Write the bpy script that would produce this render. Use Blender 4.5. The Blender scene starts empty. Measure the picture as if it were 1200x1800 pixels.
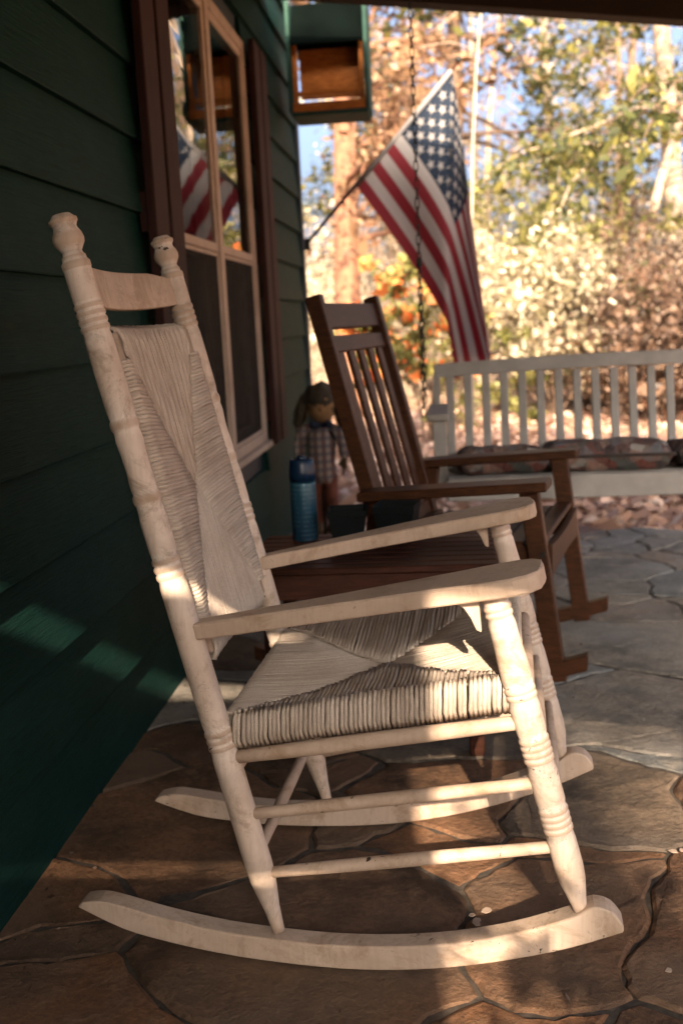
import bpy, math, random
import numpy as np
from mathutils import Vector, Matrix

R = math.radians
SC = bpy.context.scene
COL = SC.collection

# ------------------------------------------------------------------ camera
cam_d = bpy.data.cameras.new('camera')
cam = bpy.data.objects.new('camera', cam_d); COL.objects.link(cam)
YAW, PITCH, ROLL = 0.1064, 0.1768, -0.0504
fwd = Vector((-math.sin(YAW)*math.cos(PITCH), math.cos(YAW)*math.cos(PITCH), -math.sin(PITCH)))
rgt = Vector((math.cos(YAW), math.sin(YAW), 0)); upv = rgt.cross(fwd)
r2 = rgt*math.cos(ROLL) + upv*math.sin(ROLL)
u2 = upv*math.cos(ROLL) - rgt*math.sin(ROLL)
M = Matrix((r2, u2, -fwd)).transposed().to_4x4()
M.translation = Vector((0.7832, 0.0, 0.9736))
cam.matrix_world = M
cam_d.sensor_fit = 'VERTICAL'; cam_d.sensor_height = 36.0; cam_d.sensor_width = 24.0
cam_d.lens = 1866.16/1800*36
cam_d.clip_start = 0.05; cam_d.clip_end = 1500
cam_d.dof.use_dof = True; cam_d.dof.focus_distance = 1.62; cam_d.dof.aperture_fstop = 4.2
cam_d.dof.aperture_blades = 0
SC.camera = cam

# ------------------------------------------------------------------ sky, sun, exposure
SUN = Vector((0.2, -2.0, 1.0)).normalized()          # towards the sun
w = bpy.data.worlds.new('World'); SC.world = w; w.use_nodes = True
nt = w.node_tree; nt.nodes.clear()
sky = nt.nodes.new('ShaderNodeTexSky'); sky.sky_type = 'NISHITA'; sky.sun_disc = False
sky.sun_elevation = math.asin(SUN.z); sky.sun_rotation = math.atan2(SUN.x, SUN.y)
sky.air_density = 0.4; sky.dust_density = 9.0; sky.ozone_density = 0.4
bgn = nt.nodes.new('ShaderNodeBackground'); bgn.inputs['Strength'].default_value = 0.15
out = nt.nodes.new('ShaderNodeOutputWorld')
nt.links.new(sky.outputs[0], bgn.inputs[0]); nt.links.new(bgn.outputs[0], out.inputs[0])
sun_d = bpy.data.lights.new('sun', 'SUN'); sun_d.energy = 4.8; sun_d.angle = R(0.45); sun_d.color = (1.0, 0.77, 0.56)
sun = bpy.data.objects.new('sun', sun_d); COL.objects.link(sun)
sun.rotation_euler = SUN.to_track_quat('Z', 'Y').to_euler(); sun.location = (2, -6, 8)
vs = SC.view_settings
vs.view_transform = 'Standard'; vs.look = 'None'; vs.gamma = 1.0; vs.use_curve_mapping = False
vs.exposure = 2.28
vs.use_white_balance = True; vs.white_balance_temperature = 6350; vs.white_balance_tint = 6
SC.render.engine = 'CYCLES'
SC.cycles.use_denoising = True
SC.cycles.max_bounces = 5; SC.cycles.diffuse_bounces = 3; SC.cycles.glossy_bounces = 3; SC.cycles.transmission_bounces = 2; SC.cycles.transparent_max_bounces = 8
SC.cycles.caustics_reflective = False; SC.cycles.caustics_refractive = False; SC.cycles.use_light_tree = False
SC.cycles.sample_clamp_indirect = 6.0

# ------------------------------------------------------------------ material helpers
def new_mat(name):
    m = bpy.data.materials.new(name); m.use_nodes = True
    nt = m.node_tree; b = nt.nodes['Principled BSDF']
    return m, nt, b
def node(nt, t, **kw):
    n = nt.nodes.new(t)
    for k, v in kw.items(): setattr(n, k, v)
    return n
def setin(n, **kw):
    for k, v in kw.items(): n.inputs[k.replace('_', ' ')].default_value = v
def ramp(nt, fac, stops):
    r = nt.nodes.new('ShaderNodeValToRGB'); e = r.color_ramp.elements
    e[0].position, e[0].color = stops[0][0], (*stops[0][1], 1)
    e[1].position, e[1].color = stops[-1][0], (*stops[-1][1], 1)
    for p, c in stops[1:-1]:
        x = e.new(p); x.color = (*c, 1)
    nt.links.new(fac, r.inputs[0]); return r.outputs[0]
def mapping(nt, coord='Object', scale=(1, 1, 1), rot=(0, 0, 0)):
    tc = node(nt, 'ShaderNodeTexCoord'); mp = node(nt, 'ShaderNodeMapping')
    mp.inputs['Scale'].default_value = scale; mp.inputs['Rotation'].default_value = rot
    nt.links.new(tc.outputs[coord], mp.inputs[0]); return mp.outputs[0]
def noise(nt, vec, scale, detail=4, rough=0.55, dist=0.0):
    n = node(nt, 'ShaderNodeTexNoise'); setin(n, Scale=scale, Detail=detail, Roughness=rough, Distortion=dist)
    nt.links.new(vec, n.inputs['Vector']); return n.outputs['Fac']
def mix(nt, fac, a, b, mode='MIX'):
    m = node(nt, 'ShaderNodeMix', data_type='RGBA', blend_type=mode)
    for s, v in ((0, fac), (6, a), (7, b)):
        if isinstance(v, (int, float)): m.inputs[s].default_value = v
        elif isinstance(v, tuple): m.inputs[s].default_value = (*v, 1)
        else: nt.links.new(v, m.inputs[s])
    return m.outputs[2]
def bump(nt, b, h, strength=0.3, dist=0.01):
    n = node(nt, 'ShaderNodeBump'); setin(n, Strength=strength, Distance=dist)
    nt.links.new(h, n.inputs['Height']); nt.links.new(n.outputs[0], b.inputs['Normal'])
def maprange(nt, v, a, b, c=0.0, d=1.0):
    n = node(nt, 'ShaderNodeMapRange'); n.inputs[1].default_value = a; n.inputs[2].default_value = b
    n.inputs[3].default_value = c; n.inputs[4].default_value = d
    nt.links.new(v, n.inputs[0]); return n.outputs[0]

def mat_plain(name, c, rough=0.6, var=0.15, scale=20, metallic=0.0, bmp=0.1):
    m, nt, b = new_mat(name); v = mapping(nt)
    n = noise(nt, v, scale)
    lo = tuple(x*(1-var) for x in c); hi = tuple(min(1, x*(1+var)) for x in c)
    nt.links.new(ramp(nt, n, [(0.3, lo), (0.7, hi)]), b.inputs['Base Color'])
    setin(b, Roughness=rough, Metallic=metallic); bump(nt, b, n, bmp, 0.004); return m

def mat_wood(name, dark, light, rough=0.55, scale=(3, 3, 40), stretch=12.0, bmp=0.15, dirt=0.0):
    m, nt, b = new_mat(name); v = mapping(nt, scale=scale)
    g = noise(nt, v, 4.0, 6, 0.6, 0.8)
    v2 = mapping(nt); blot = noise(nt, v2, 6.0, 3)
    c = ramp(nt, g, [(0.3, dark), (0.7, light)])
    c = mix(nt, maprange(nt, blot, 0.35, 0.75, 0.0, 0.45), c, tuple(x*0.55 for x in dark))
    nt.links.new(c, b.inputs['Base Color']); setin(b, Roughness=rough); b.inputs['Specular IOR Level'].default_value = 0.25
    bump(nt, b, g, bmp, 0.003); return m

def mat_old_paint(name, c, chip=(0.045, 0.030, 0.02), worn=(0.40, 0.30, 0.225), amt=1.0):
    """aged cream paint: grime blotches, brush streaks, worn spots and small dark chips"""
    m, nt, b = new_mat(name); v = mapping(nt, 'Object')
    big = noise(nt, v, 7.0, 6, 0.65, 0.4); mid = noise(nt, v, 45.0, 5, 0.65, 0.4)
    base = ramp(nt, big, [(0.28, tuple(x*0.62 for x in c)), (0.50, c), (0.72, tuple(min(1, x*1.06) for x in c))])
    streak = noise(nt, mapping(nt, 'Object', (70, 70, 7)), 2.0, 5, 0.6)
    base = mix(nt, maprange(nt, streak, 0.46, 0.72, 0, 0.42*amt), base, worn)
    grime = noise(nt, v, 13.0, 9, 0.78, 0.6)
    base = mix(nt, maprange(nt, grime, 0.50, 0.64, 0, 0.80*amt), base, (worn[0]*0.66, worn[1]*0.63, worn[2]*0.60))
    speck = noise(nt, v, 190.0, 2, 0.5, 0.6); base = mix(nt, maprange(nt, speck, 0.69, 0.73, 0, 0.5*amt), base, (0.16, 0.11, 0.075))
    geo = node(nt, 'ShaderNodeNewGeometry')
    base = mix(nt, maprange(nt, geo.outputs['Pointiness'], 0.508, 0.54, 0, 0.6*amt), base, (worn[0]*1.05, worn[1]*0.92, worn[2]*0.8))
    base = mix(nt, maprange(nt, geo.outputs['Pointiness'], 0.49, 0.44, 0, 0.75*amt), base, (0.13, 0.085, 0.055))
    chips = noise(nt, v, 62.0, 3, 0.5, 1.4); gate = noise(nt, v, 5.0, 2)
    mm = node(nt, 'ShaderNodeMath', operation='MULTIPLY')
    nt.links.new(maprange(nt, chips, 0.68, 0.70), mm.inputs[0]); nt.links.new(maprange(nt, gate, 0.52, 0.60), mm.inputs[1])
    base = mix(nt, mm.outputs[0], base, chip)
    nt.links.new(base, b.inputs['Base Color']); setin(b, Roughness=0.55); b.inputs['Specular IOR Level'].default_value = 0.35
    hh = node(nt, 'ShaderNodeMath', operation='MULTIPLY_ADD'); nt.links.new(mm.outputs[0], hh.inputs[0]); hh.inputs[1].default_value = -1.5; nt.links.new(mid, hh.inputs[2])
    bump(nt, b, hh.outputs[0], 0.22, 0.003); return m

def mat_leaf(name, stops, trans=0.35, rough=0.6):
    m, nt, b = new_mat(name)
    g = node(nt, 'ShaderNodeNewGeometry')
    c = ramp(nt, g.outputs['Random Per Island'], stops)
    nt.links.new(c, b.inputs['Base Color']); setin(b, Roughness=rough)
    t = node(nt, 'ShaderNodeBsdfTranslucent'); nt.links.new(c, t.inputs[0])
    mx = node(nt, 'ShaderNodeMixShader'); mx.inputs[0].default_value = trans
    nt.links.new(b.outputs[0], mx.inputs[1]); nt.links.new(t.outputs[0], mx.inputs[2])
    nt.links.new(mx.outputs[0], nt.nodes['Material Output'].inputs[0]); return m

MT = {}
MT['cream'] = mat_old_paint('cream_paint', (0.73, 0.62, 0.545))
m, nt, b = new_mat('painted_cord'); MT['cord'] = m
geo = node(nt, 'ShaderNodeNewGeometry'); vv = mapping(nt)
c = ramp(nt, geo.outputs['Random Per Island'], [(0, (0.46, 0.385, 0.325)), (0.25, (0.54, 0.455, 0.39)), (0.8, (0.57, 0.485, 0.415)), (1, (0.61, 0.525, 0.45))])
c = mix(nt, maprange(nt, noise(nt, vv, 11.0, 6, 0.7), 0.45, 0.70, 0, 0.55), c, (0.33, 0.25, 0.19))
fib = noise(nt, vv, 420.0, 3, 0.6); c = mix(nt, maprange(nt, fib, 0.5, 0.8, 0, 0.5), c, (0.24, 0.17, 0.12))
nt.links.new(c, b.inputs['Base Color']); setin(b, Roughness=0.75); b.inputs['Specular IOR Level'].default_value = 0.2; bump(nt, b, fib, 0.5, 0.002)
MT['brown_wood'] = mat_wood('stained_wood', (0.028, 0.010, 0.004), (0.095, 0.034, 0.013), 0.45, (6, 30, 30))
MT['red_wood'] = mat_wood('red_stained_wood', (0.034, 0.011, 0.006), (0.095, 0.032, 0.018), 0.5, (4, 30, 30))
MT['shutter'] = mat_wood('shutter_wood', (0.022, 0.007, 0.005), (0.046, 0.015, 0.011), 0.75, (30, 30, 3))
MT['frame'] = mat_old_paint('window_paint', (0.50, 0.41, 0.345), amt=0.6)
MT['bench'] = mat_plain('bench_paint', (0.33, 0.305, 0.28), 0.6, 0.12, 14, 0, 0.15)
MT['mortar'] = mat_plain('mortar', (0.060, 0.046, 0.036), 0.95, 0.5, 60, 0, 0.9)
MT['black'] = mat_plain('black_iron', (0.02, 0.018, 0.016), 0.5, 0.3, 40, 0.4)
MT['roofwood'] = mat_wood('roof_wood', (0.028, 0.018, 0.013), (0.055, 0.037, 0.026), 0.8, (30, 4, 30))
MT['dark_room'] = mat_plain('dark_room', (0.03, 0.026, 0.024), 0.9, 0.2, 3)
MT['trim'] = mat_plain('dark_trim', (0.012, 0.02, 0.026), 0.6, 0.2, 20)
MT['pot'] = mat_plain('black_plastic', (0.003, 0.005, 0.006), 0.7, 0.2, 30)

# lap siding: dark green, embossed grain, faint streaks
m, nt, b = new_mat('green_siding'); MT['siding'] = m
g1 = noise(nt, mapping(nt, scale=(1, 2.2, 46)), 3.0, 6, 0.6, 1.5)
g2 = noise(nt, mapping(nt), 5.0, 5, 0.6)
c = ramp(nt, g1, [(0.3, (0.0042, 0.0205, 0.0172)), (0.72, (0.0088, 0.0370, 0.0305))])
c = mix(nt, maprange(nt, g2, 0.45, 0.75, 0, 0.4), c, (0.017, 0.048, 0.041))
sp = noise(nt, mapping(nt), 140.0, 2); c = mix(nt, maprange(nt, sp, 0.80, 0.83, 0, 0.6), c, (0.3, 0.26, 0.22))
nt.links.new(c, b.inputs['Base Color']); setin(b, Roughness=0.6); b.inputs['Specular IOR Level'].default_value = 0.06
bump(nt, b, g1, 0.6, 0.004)

# flagstone: colour from the stone's own random value, cleft relief
def mat_stone(name, stops, dark, light):
    m, nt, b = new_mat(name); oi = node(nt, 'ShaderNodeObjectInfo')
    c1 = ramp(nt, oi.outputs['Random'], stops)
    vv = mapping(nt, 'Object'); ad = node(nt, 'ShaderNodeVectorMath', operation='ADD'); nt.links.new(vv, ad.inputs[0])
    cv = node(nt, 'ShaderNodeVectorMath', operation='SCALE'); cv.inputs[3].default_value = 9.0; nt.links.new(oi.outputs['Location'], cv.inputs[0]); nt.links.new(cv.outputs[0], ad.inputs[1])
    vv = ad.outputs[0]
    n1 = noise(nt, vv, 4.5, 12, 0.62); n2 = noise(nt, vv, 17.0, 12, 0.66, 0.15); n3 = noise(nt, vv, 90.0, 6, 0.7)
    # cleft layers: stepped plateaus of a broad noise
    stp = node(nt, 'ShaderNodeMath', operation='SNAP'); stp.inputs[1].default_value = 0.07
    w1 = node(nt, 'ShaderNodeMath', operation='MULTIPLY_ADD'); nt.links.new(n2, w1.inputs[0]); w1.inputs[1].default_value = 0.22; nt.links.new(n1, w1.inputs[2]); nt.links.new(w1.outputs[0], stp.inputs[0])
    c2 = mix(nt, maprange(nt, n1, 0.44, 0.62, 0, 0.75), c1, dark)
    c2 = mix(nt, maprange(nt, n2, 0.52, 0.66, 0, 0.55), c2, light)
    c2 = mix(nt, maprange(nt, n3, 0.40, 0.70, 0.0, 0.55), c2, dark)
    hue = noise(nt, vv, 2.2, 3); c2 = mix(nt, maprange(nt, hue, 0.50, 0.66, 0, 0.6), c2, tuple(x*k for x, k in zip(light, (0.62, 0.70, 0.82))))
    nt.links.new(c2, b.inputs['Base Color']); setin(b, Roughness=0.78); b.inputs['Specular IOR Level'].default_value = 0.25
    q = node(nt, 'ShaderNodeMath', operation='MULTIPLY_ADD'); nt.links.new(n2, q.inputs[0]); q.inputs[1].default_value = 0.5; nt.links.new(stp.outputs[0], q.inputs[2])
    q2 = node(nt, 'ShaderNodeMath', operation='MULTIPLY_ADD'); nt.links.new(n3, q2.inputs[0]); q2.inputs[1].default_value = 0.16; nt.links.new(q.outputs[0], q2.inputs[2])
    bump(nt, b, q2.outputs[0], 1.0, 0.026); return m
MT['stone'] = mat_stone('brown_flagstone', [(0.0, (0.2465, 0.1190, 0.0595)), (0.3, (0.1275, 0.0723, 0.0442)), (0.55, (0.2635, 0.1360, 0.0723)), (0.75, (0.1530, 0.1003, 0.0680)), (1.0, (0.2125, 0.1275, 0.0782))], (0.0357, 0.0238, 0.0170), (0.2890, 0.1742, 0.1037))
MT['tan'] = mat_stone('tan_flagstone', [(0.0, (0.2125, 0.1403, 0.0892)), (0.35, (0.1360, 0.1062, 0.0833)), (0.7, (0.2380, 0.1700, 0.1173)), (1.0, (0.1700, 0.1403, 0.1105))], (0.0527, 0.0425, 0.0357), (0.3230, 0.2295, 0.1573))
MT['slate'] = mat_stone('grey_flagstone', [(0.0, (0.20, 0.205, 0.195)), (0.3, (0.33, 0.275, 0.22)), (0.55, (0.21, 0.22, 0.218)), (0.8, (0.31, 0.235, 0.18)), (1.0, (0.40, 0.35, 0.29))], (0.10, 0.095, 0.088), (0.48, 0.41, 0.335))

# leaf-strewn earth
m, nt, b = new_mat('leaf_ground'); MT['ground'] = m
vv = mapping(nt)
vo = node(nt, 'ShaderNodeTexVoronoi'); setin(vo, Scale=9.0); nt.links.new(vv, vo.inputs['Vector'])
sx = node(nt, 'ShaderNodeSeparateColor'); nt.links.new(vo.outputs['Color'], sx.inputs[0])
c1 = ramp(nt, sx.outputs[0], [(0, (0.16, 0.085, 0.05)), (0.35, (0.30, 0.17, 0.10)), (0.7, (0.40, 0.25, 0.16)), (1, (0.52, 0.38, 0.27))])
gn = noise(nt, vv, 0.7, 4); c1 = mix(nt, maprange(nt, gn, 0.5, 0.75, 0, 0.5), c1, (0.13, 0.12, 0.045))
nt.links.new(c1, b.inputs['Base Color']); setin(b, Roughness=0.9); bump(nt, b, vo.outputs['Distance'], 0.6, 0.03)

# glass: clear pane with real reflection, very slightly wavy
m, nt, b = new_mat('window_glass'); MT['glass'] = m
nt.nodes.remove(b)
gl = node(nt, 'ShaderNodeBsdfGlossy'); gl.inputs['Roughness'].default_value = 0.015; gl.inputs['Color'].default_value = (0.95, 0.95, 0.95, 1)
tr = node(nt, 'ShaderNodeBsdfTransparent'); tr.inputs[0].default_value = (0.8, 0.82, 0.8, 1)
fr = node(nt, 'ShaderNodeFresnel'); fr.inputs[0].default_value = 1.8
wv = noise(nt, mapping(nt, scale=(1, 1, 2.5)), 3.2, 2); bn = node(nt, 'ShaderNodeBump'); setin(bn, Strength=0.12, Distance=0.006)
nt.links.new(wv, bn.inputs['Height']); nt.links.new(bn.outputs[0], gl.inputs['Normal'])
mx = node(nt, 'ShaderNodeMixShader'); nt.links.new(fr.outputs[0], mx.inputs[0]); nt.links.new(tr.outputs[0], mx.inputs[1]); nt.links.new(gl.outputs[0], mx.inputs[2])
nt.links.new(mx.outputs[0], nt.nodes['Material Output'].inputs[0])
# insect screen: fine dark mesh, mostly opaque at this slant
m, nt, b = new_mat('insect_screen'); MT['screen'] = m
setin(b, Roughness=0.8); b.inputs['Base Color'].default_value = (0.014, 0.012, 0.011, 1); b.inputs['Specular IOR Level'].default_value = 0.1
tr = node(nt, 'ShaderNodeBsdfTransparent'); mx = node(nt, 'ShaderNodeMixShader'); mx.inputs[0].default_value = 0.2
nt.links.new(b.outputs[0], mx.inputs[1]); nt.links.new(tr.outputs[0], mx.inputs[2]); nt.links.new(mx.outputs[0], nt.nodes['Material Output'].inputs[0])

# ------------------------------------------------------------------ object helpers
def tag(o, label=None, cat=None, group=None, kind=None):
    if label: o['label'] = label
    if cat: o['category'] = cat
    if group: o['group'] = group
    if kind: o['kind'] = kind
    return o
def empty(name, loc=(0, 0, 0), rz=0.0):
    o = bpy.data.objects.new(name, None); COL.objects.link(o); o.location = loc; o.rotation_euler = (0, 0, rz); return o

class MB:
    def __init__(s): s.v = []; s.f = []; s.sm = []; s.mi = []
    def add(s, vs, fs, smooth=False, mi=0):
        k = len(s.v); s.v += [tuple(x) for x in vs]
        for f in fs: s.f.append(tuple(i+k for i in f)); s.sm.append(smooth); s.mi.append(mi)
        return s
    def box(s, lo, hi, mi=0, bev=0.0):
        """box, optionally with chamfered long edges"""
        (x0, y0, z0), (x1, y1, z1) = lo, hi
        if bev <= 0:
            v = [(x0,y0,z0),(x1,y0,z0),(x1,y1,z0),(x0,y1,z0),(x0,y0,z1),(x1,y0,z1),(x1,y1,z1),(x0,y1,z1)]
            return s.add(v, [(0,3,2,1),(4,5,6,7),(0,1,5,4),(1,2,6,5),(2,3,7,6),(3,0,4,7)], mi=mi)
        b = bev
        v = []; 
        for sx in (0, 1):
            for sy in (0, 1):
                for sz in (0, 1):
                    X, Y, Z = (x1 if sx else x0), (y1 if sy else y0), (z1 if sz else z0)
                    dx, dy, dz = (-b if sx else b), (-b if sy else b), (-b if sz else b)
                    v += [(X, Y+dy, Z+dz), (X+dx, Y, Z+dz), (X+dx, Y+dy, Z)]
        I = lambda sx, sy, sz, a: ((sx*2+sy)*2+sz)*3+a
        f = []
        for q in (0, 1):
            fx = [I(q,0,0,0), I(q,1,0,0), I(q,1,1,0), I(q,0,1,0)]; f.append(fx if q else fx[::-1])
            fy = [I(0,q,0,1), I(1,q,0,1), I(1,q,1,1), I(0,q,1,1)]; f.append(fy[::-1] if q else fy)
            fz = [I(0,0,q,2), I(1,0,q,2), I(1,1,q,2), I(0,1,q,2)]; f.append(fz if q else fz[::-1])
        for a in (0, 1):
            for c in (0, 1):
                f.append([I(a,c,0,0), I(a,c,1,0), I(a,c,1,1), I(a,c,0,1)])
                f.append([I(a,0,c,0), I(a,1,c,0), I(a,1,c,2), I(a,0,c,2)])
                f.append([I(0,a,c,1), I(1,a,c,1), I(1,a,c,2), I(0,a,c,2)])
                f.append([I(a,c,0,0), I(a,c,0,1), I(a,c,0,2)]); f.append([I(a,c,1,0), I(a,c,1,1), I(a,c,1,2)])
        # dedupe of corner triangles happens naturally (a,c loops cover all eight once)
        return s.add(v, f, mi=mi)
    def bar(s, a, b, w, h, up=(0, 0, 1), bev=0.003, mi=0):
        """rectangular bar from a to b: w across, h along up"""
        a, b = Vector(a), Vector(b); d = (b-a); L = d.length; d.normalize()
        up = Vector(up); side = d.cross(up).normalized(); up = side.cross(d).normalized()
        t = MB().box((0, -w/2, -h/2), (L, w/2, h/2), bev=bev)
        return s.add([a + d*x - side*y + up*z for x, y, z in t.v], t.f, mi=mi)
    def tube(s, pts, rad, n=10, smooth=True, cap=True, mi=0):
        pts = [Vector(q) for q in pts]
        if isinstance(rad, (int, float)): rad = [rad]*len(pts)
        k = len(s.v); ref = None
        for i, q in enumerate(pts):
            d = (pts[min(i+1, len(pts)-1)] - pts[max(i-1, 0)]).normalized()
            if ref is None: ref = d.orthogonal().normalized()
            ref = (ref - d*ref.dot(d)).normalized(); e = d.cross(ref)
            for j in range(n):
                an = 2*math.pi*j/n; s.v.append(tuple(q + (ref*math.cos(an) + e*math.sin(an))*rad[i]))
        for i in range(len(pts)-1):
            for j in range(n):
                s.f.append((k+i*n+j, k+i*n+(j+1)%n, k+(i+1)*n+(j+1)%n, k+(i+1)*n+j)); s.sm.append(smooth); s.mi.append(mi)
        if cap:
            s.f.append(tuple(k+j for j in reversed(range(n)))); s.f.append(tuple(k+(len(pts)-1)*n+j for j in range(n)))
            s.sm += [False, False]; s.mi += [mi, mi]
        return s
    def prism(s, poly, axis_pts, mi=0):
        """poly: list of 3D points (bottom ring), axis_pts: offset vector to the top ring"""
        n = len(poly); o = Vector(axis_pts); k = [Vector(q) for q in poly]
        return s.add(k + [q+o for q in k], [tuple(reversed(range(n))), tuple(range(n, 2*n))] + [(i, (i+1) % n, n+(i+1) % n, n+i) for i in range(n)], mi=mi)
    def build(s, name, mat, parent=None, bevel=0.0, kind=None):
        me = bpy.data.meshes.new(name); me.from_pydata(s.v, [], s.f)
        me.polygons.foreach_set('use_smooth', s.sm)
        mats = mat if isinstance(mat, (list, tuple)) else [mat]
        for x in mats: me.materials.append(x)
        if len(mats) > 1: me.polygons.foreach_set('material_index', s.mi)
        me.update()
        o = bpy.data.objects.new(name, me); COL.objects.link(o)
        if parent: o.parent = parent
        if bevel:
            bm = o.modifiers.new('edge', 'BEVEL'); bm.width = bevel; bm.segments = 2; bm.limit_method = 'ANGLE'
        if kind: o['kind'] = kind
        return o
def fix_normals(o):
    import bmesh
    bm = bmesh.new(); bm.from_mesh(o.data); bmesh.ops.recalc_face_normals(bm, faces=bm.faces); bm.to_mesh(o.data); bm.free(); return o

def np_quads(name, V, mat, parent=None, kind=None):
    """V: (n,4,3) quads -> one mesh"""
    n = len(V); me = bpy.data.meshes.new(name)
    me.vertices.add(n*4); me.vertices.foreach_set('co', np.ascontiguousarray(V, dtype=np.float32).ravel())
    me.loops.add(n*4); me.loops.foreach_set('vertex_index', np.arange(n*4, dtype=np.int32))
    me.polygons.add(n); me.polygons.foreach_set('loop_start', np.arange(0, n*4, 4, dtype=np.int32))
    me.polygons.foreach_set('loop_total', np.full(n, 4, dtype=np.int32))
    me.materials.append(mat); me.update(calc_edges=True)
    o = bpy.data.objects.new(name, me); COL.objects.link(o)
    if parent: o.parent = parent
    if kind: o['kind'] = kind
    return o

rng = np.random.default_rng(7); rnd = random.Random(11)

# ================================================================== SETTING
# ground sheet with gentle unevenness, rising a little towards the wood
xs = np.concatenate([[-400, -150, -60, -30], np.linspace(-16, 24, 60), [34, 60, 150, 400]])
ys = np.concatenate([[-400, -150, -60, -30, -14, -8], np.linspace(-4, 40, 70), [50, 70, 110, 200, 400]])
def ground_z(x, y):
    return -0.16 + max(0, y-9)*0.018 - max(0, y-60)*0.012 + 0.05*math.sin(x*0.9+1)*math.cos(y*0.7) * min(1, max(0, (y-5)/4))
gv = [(x, y, ground_z(x, y)) for y in ys for x in xs]; nx = len(xs)
gf = [(j*nx+i, j*nx+i+1, (j+1)*nx+i+1, (j+1)*nx+i) for j in range(len(ys)-1) for i in range(nx-1)]
g = MB().add(gv, gf, True).build('ground', MT['ground']); tag(g, 'leaf-strewn earth beyond the porch', 'ground', kind='structure')

# flagstone porch floor: mortar bed plus one object for each stone
PX0, PX1, PY0, PY1 = -0.02, 3.25, -2.0, 4.72
floor = MB().box((PX0, PY0, -0.22), (PX1, PY1-0.05, -0.0075)).build('porch_floor', MT['mortar'])
tag(floor, 'irregular flagstone porch floor with dark mortar joints', 'floor', kind='structure')
def clip(poly, nx_, ny_, d):
    o = []
    for i in range(len(poly)):
        a, b_ = poly[i], poly[(i+1) % len(poly)]; da = a[0]*nx_+a[1]*ny_-d; db = b_[0]*nx_+b_[1]*ny_-d
        if da <= 0: o.append(a)
        if da*db < 0:
            t = da/(da-db); o.append((a[0]+(b_[0]-a[0])*t, a[1]+(b_[1]-a[1])*t))
    return o
seeds = [(1.05, 1.10, 0.34), (0.62, 1.02, 0.40), (1.28, 1.55, 0.36), (0.92, 1.62, 0.30), (0.55, 1.55, 0.40), (1.05, 2.05, 0.30), (1.42, 2.02, 0.30), (1.25, 2.55, 0.42), (0.78, 2.10, 0.28), (0.25, 1.95, 0.36), (0.22, 1.25, 0.36), (1.75, 2.85, 0.36), (1.30, 3.10, 0.40)]
r_ = random.Random(23)
tries = 0
while tries < 6000:
    tries += 1
    q = (r_.uniform(PX0, PX1), r_.uniform(PY0, PY1)); md = r_.choice((0.13, 0.18, 0.24, 0.30, 0.38))
    if all(math.hypot((q[0]-s_[0])*0.75, (q[1]-s_[1])*1.1) > (md+s_[2])*0.5 for s_ in seeds): seeds.append((*q, md))
for i, s_ in enumerate(seeds):
    poly = [(PX0, PY0), (PX1, PY0), (PX1, PY1), (PX0, PY1)]
    for j, t_ in enumerate(seeds):
        if i == j: continue
        dx, dy = t_[0]-s_[0], t_[1]-s_[1]; L = math.hypot(dx, dy)
        if L > 1.6: continue
        wgt = 0.5 + 0.5*(s_[2]**2-t_[2]**2)/(L*L)*0.5
        nx_, ny_ = dx/L, dy/L; d = s_[0]*nx_+s_[1]*ny_ + L*wgt - r_.uniform(0.0015, 0.008)
        poly = clip(poly, nx_, ny_, d)
        if len(poly) < 3: break
    if len(poly) < 3: continue
    # uneven broken edges
    ring = []
    for k in range(len(poly)):
        a, b_ = poly[k], poly[(k+1) % len(poly)]; L = math.hypot(b_[0]-a[0], b_[1]-a[1]); n_ = max(1, int(L/0.022))
        for q in range(n_):
            t = q/n_; jx = 0.0 if q == 0 else 0.0055
            X, Y = a[0]+(b_[0]-a[0])*t, a[1]+(b_[1]-a[1])*t
            if PX0+.03 < X < PX1-.03 and PY0+.03 < Y < PY1-.03:
                X, Y = (X + 0.022*math.sin(Y*11+1.3)+0.012*math.sin(Y*27+X*9), Y + 0.022*math.sin(X*12+0.7)+0.012*math.sin(X*25-Y*8))
            elif Y >= PY1-.03: Y += 0.05*math.sin(X*5)+0.03*math.sin(X*13)
            ring.append((X + r_.gauss(0, 1)*jx*0.45, Y + r_.gauss(0, 1)*jx*0.45))
    cx = sum(q[0] for q in ring)/len(ring); cy = sum(q[1] for q in ring)/len(ring)
    top = -r_.uniform(0.0, 0.004); n_ = len(ring)
    rad = max(math.hypot(q[0]-cx, q[1]-cy) for q in ring)
    if rad < 0.05: continue
    def inset(e): 
        return [((q[0]-cx)*(1-e/max(0.05, math.hypot(q[0]-cx, q[1]-cy))), (q[1]-cy)*(1-e/max(0.05, math.hypot(q[0]-cx, q[1]-cy)))) for q in ring]
    mb = MB()
    v = [(x, y, -0.04) for x, y in inset(0)] + [(x, y, top-0.0035-r_.uniform(0, 0.002)) for x, y in inset(0.0008)] + [(x, y, top-r_.uniform(0, 0.002)) for x, y in inset(0.005+r_.uniform(0, 0.004))]
    f = [(k, (k+1) % n_, n_+(k+1) % n_, n_+k) for k in range(n_)] + [(n_+k, n_+(k+1) % n_, 2*n_+(k+1) % n_, 2*n_+k) for k in range(n_)] + [tuple(range(2*n_, 3*n_))]
    mb.add(v, f)
    kk = cy + 0.35*cx + r_.gauss(0, 0.28)
    o = mb.build('flagstone', MT['stone' if kk < 2.5 else ('tan' if kk < 3.0 else 'slate')], floor); o.location = (cx, cy, 0)
    o.rotation_euler = (R(r_.gauss(0, 0.25)), R(r_.gauss(0, 0.25)), 0)
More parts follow.
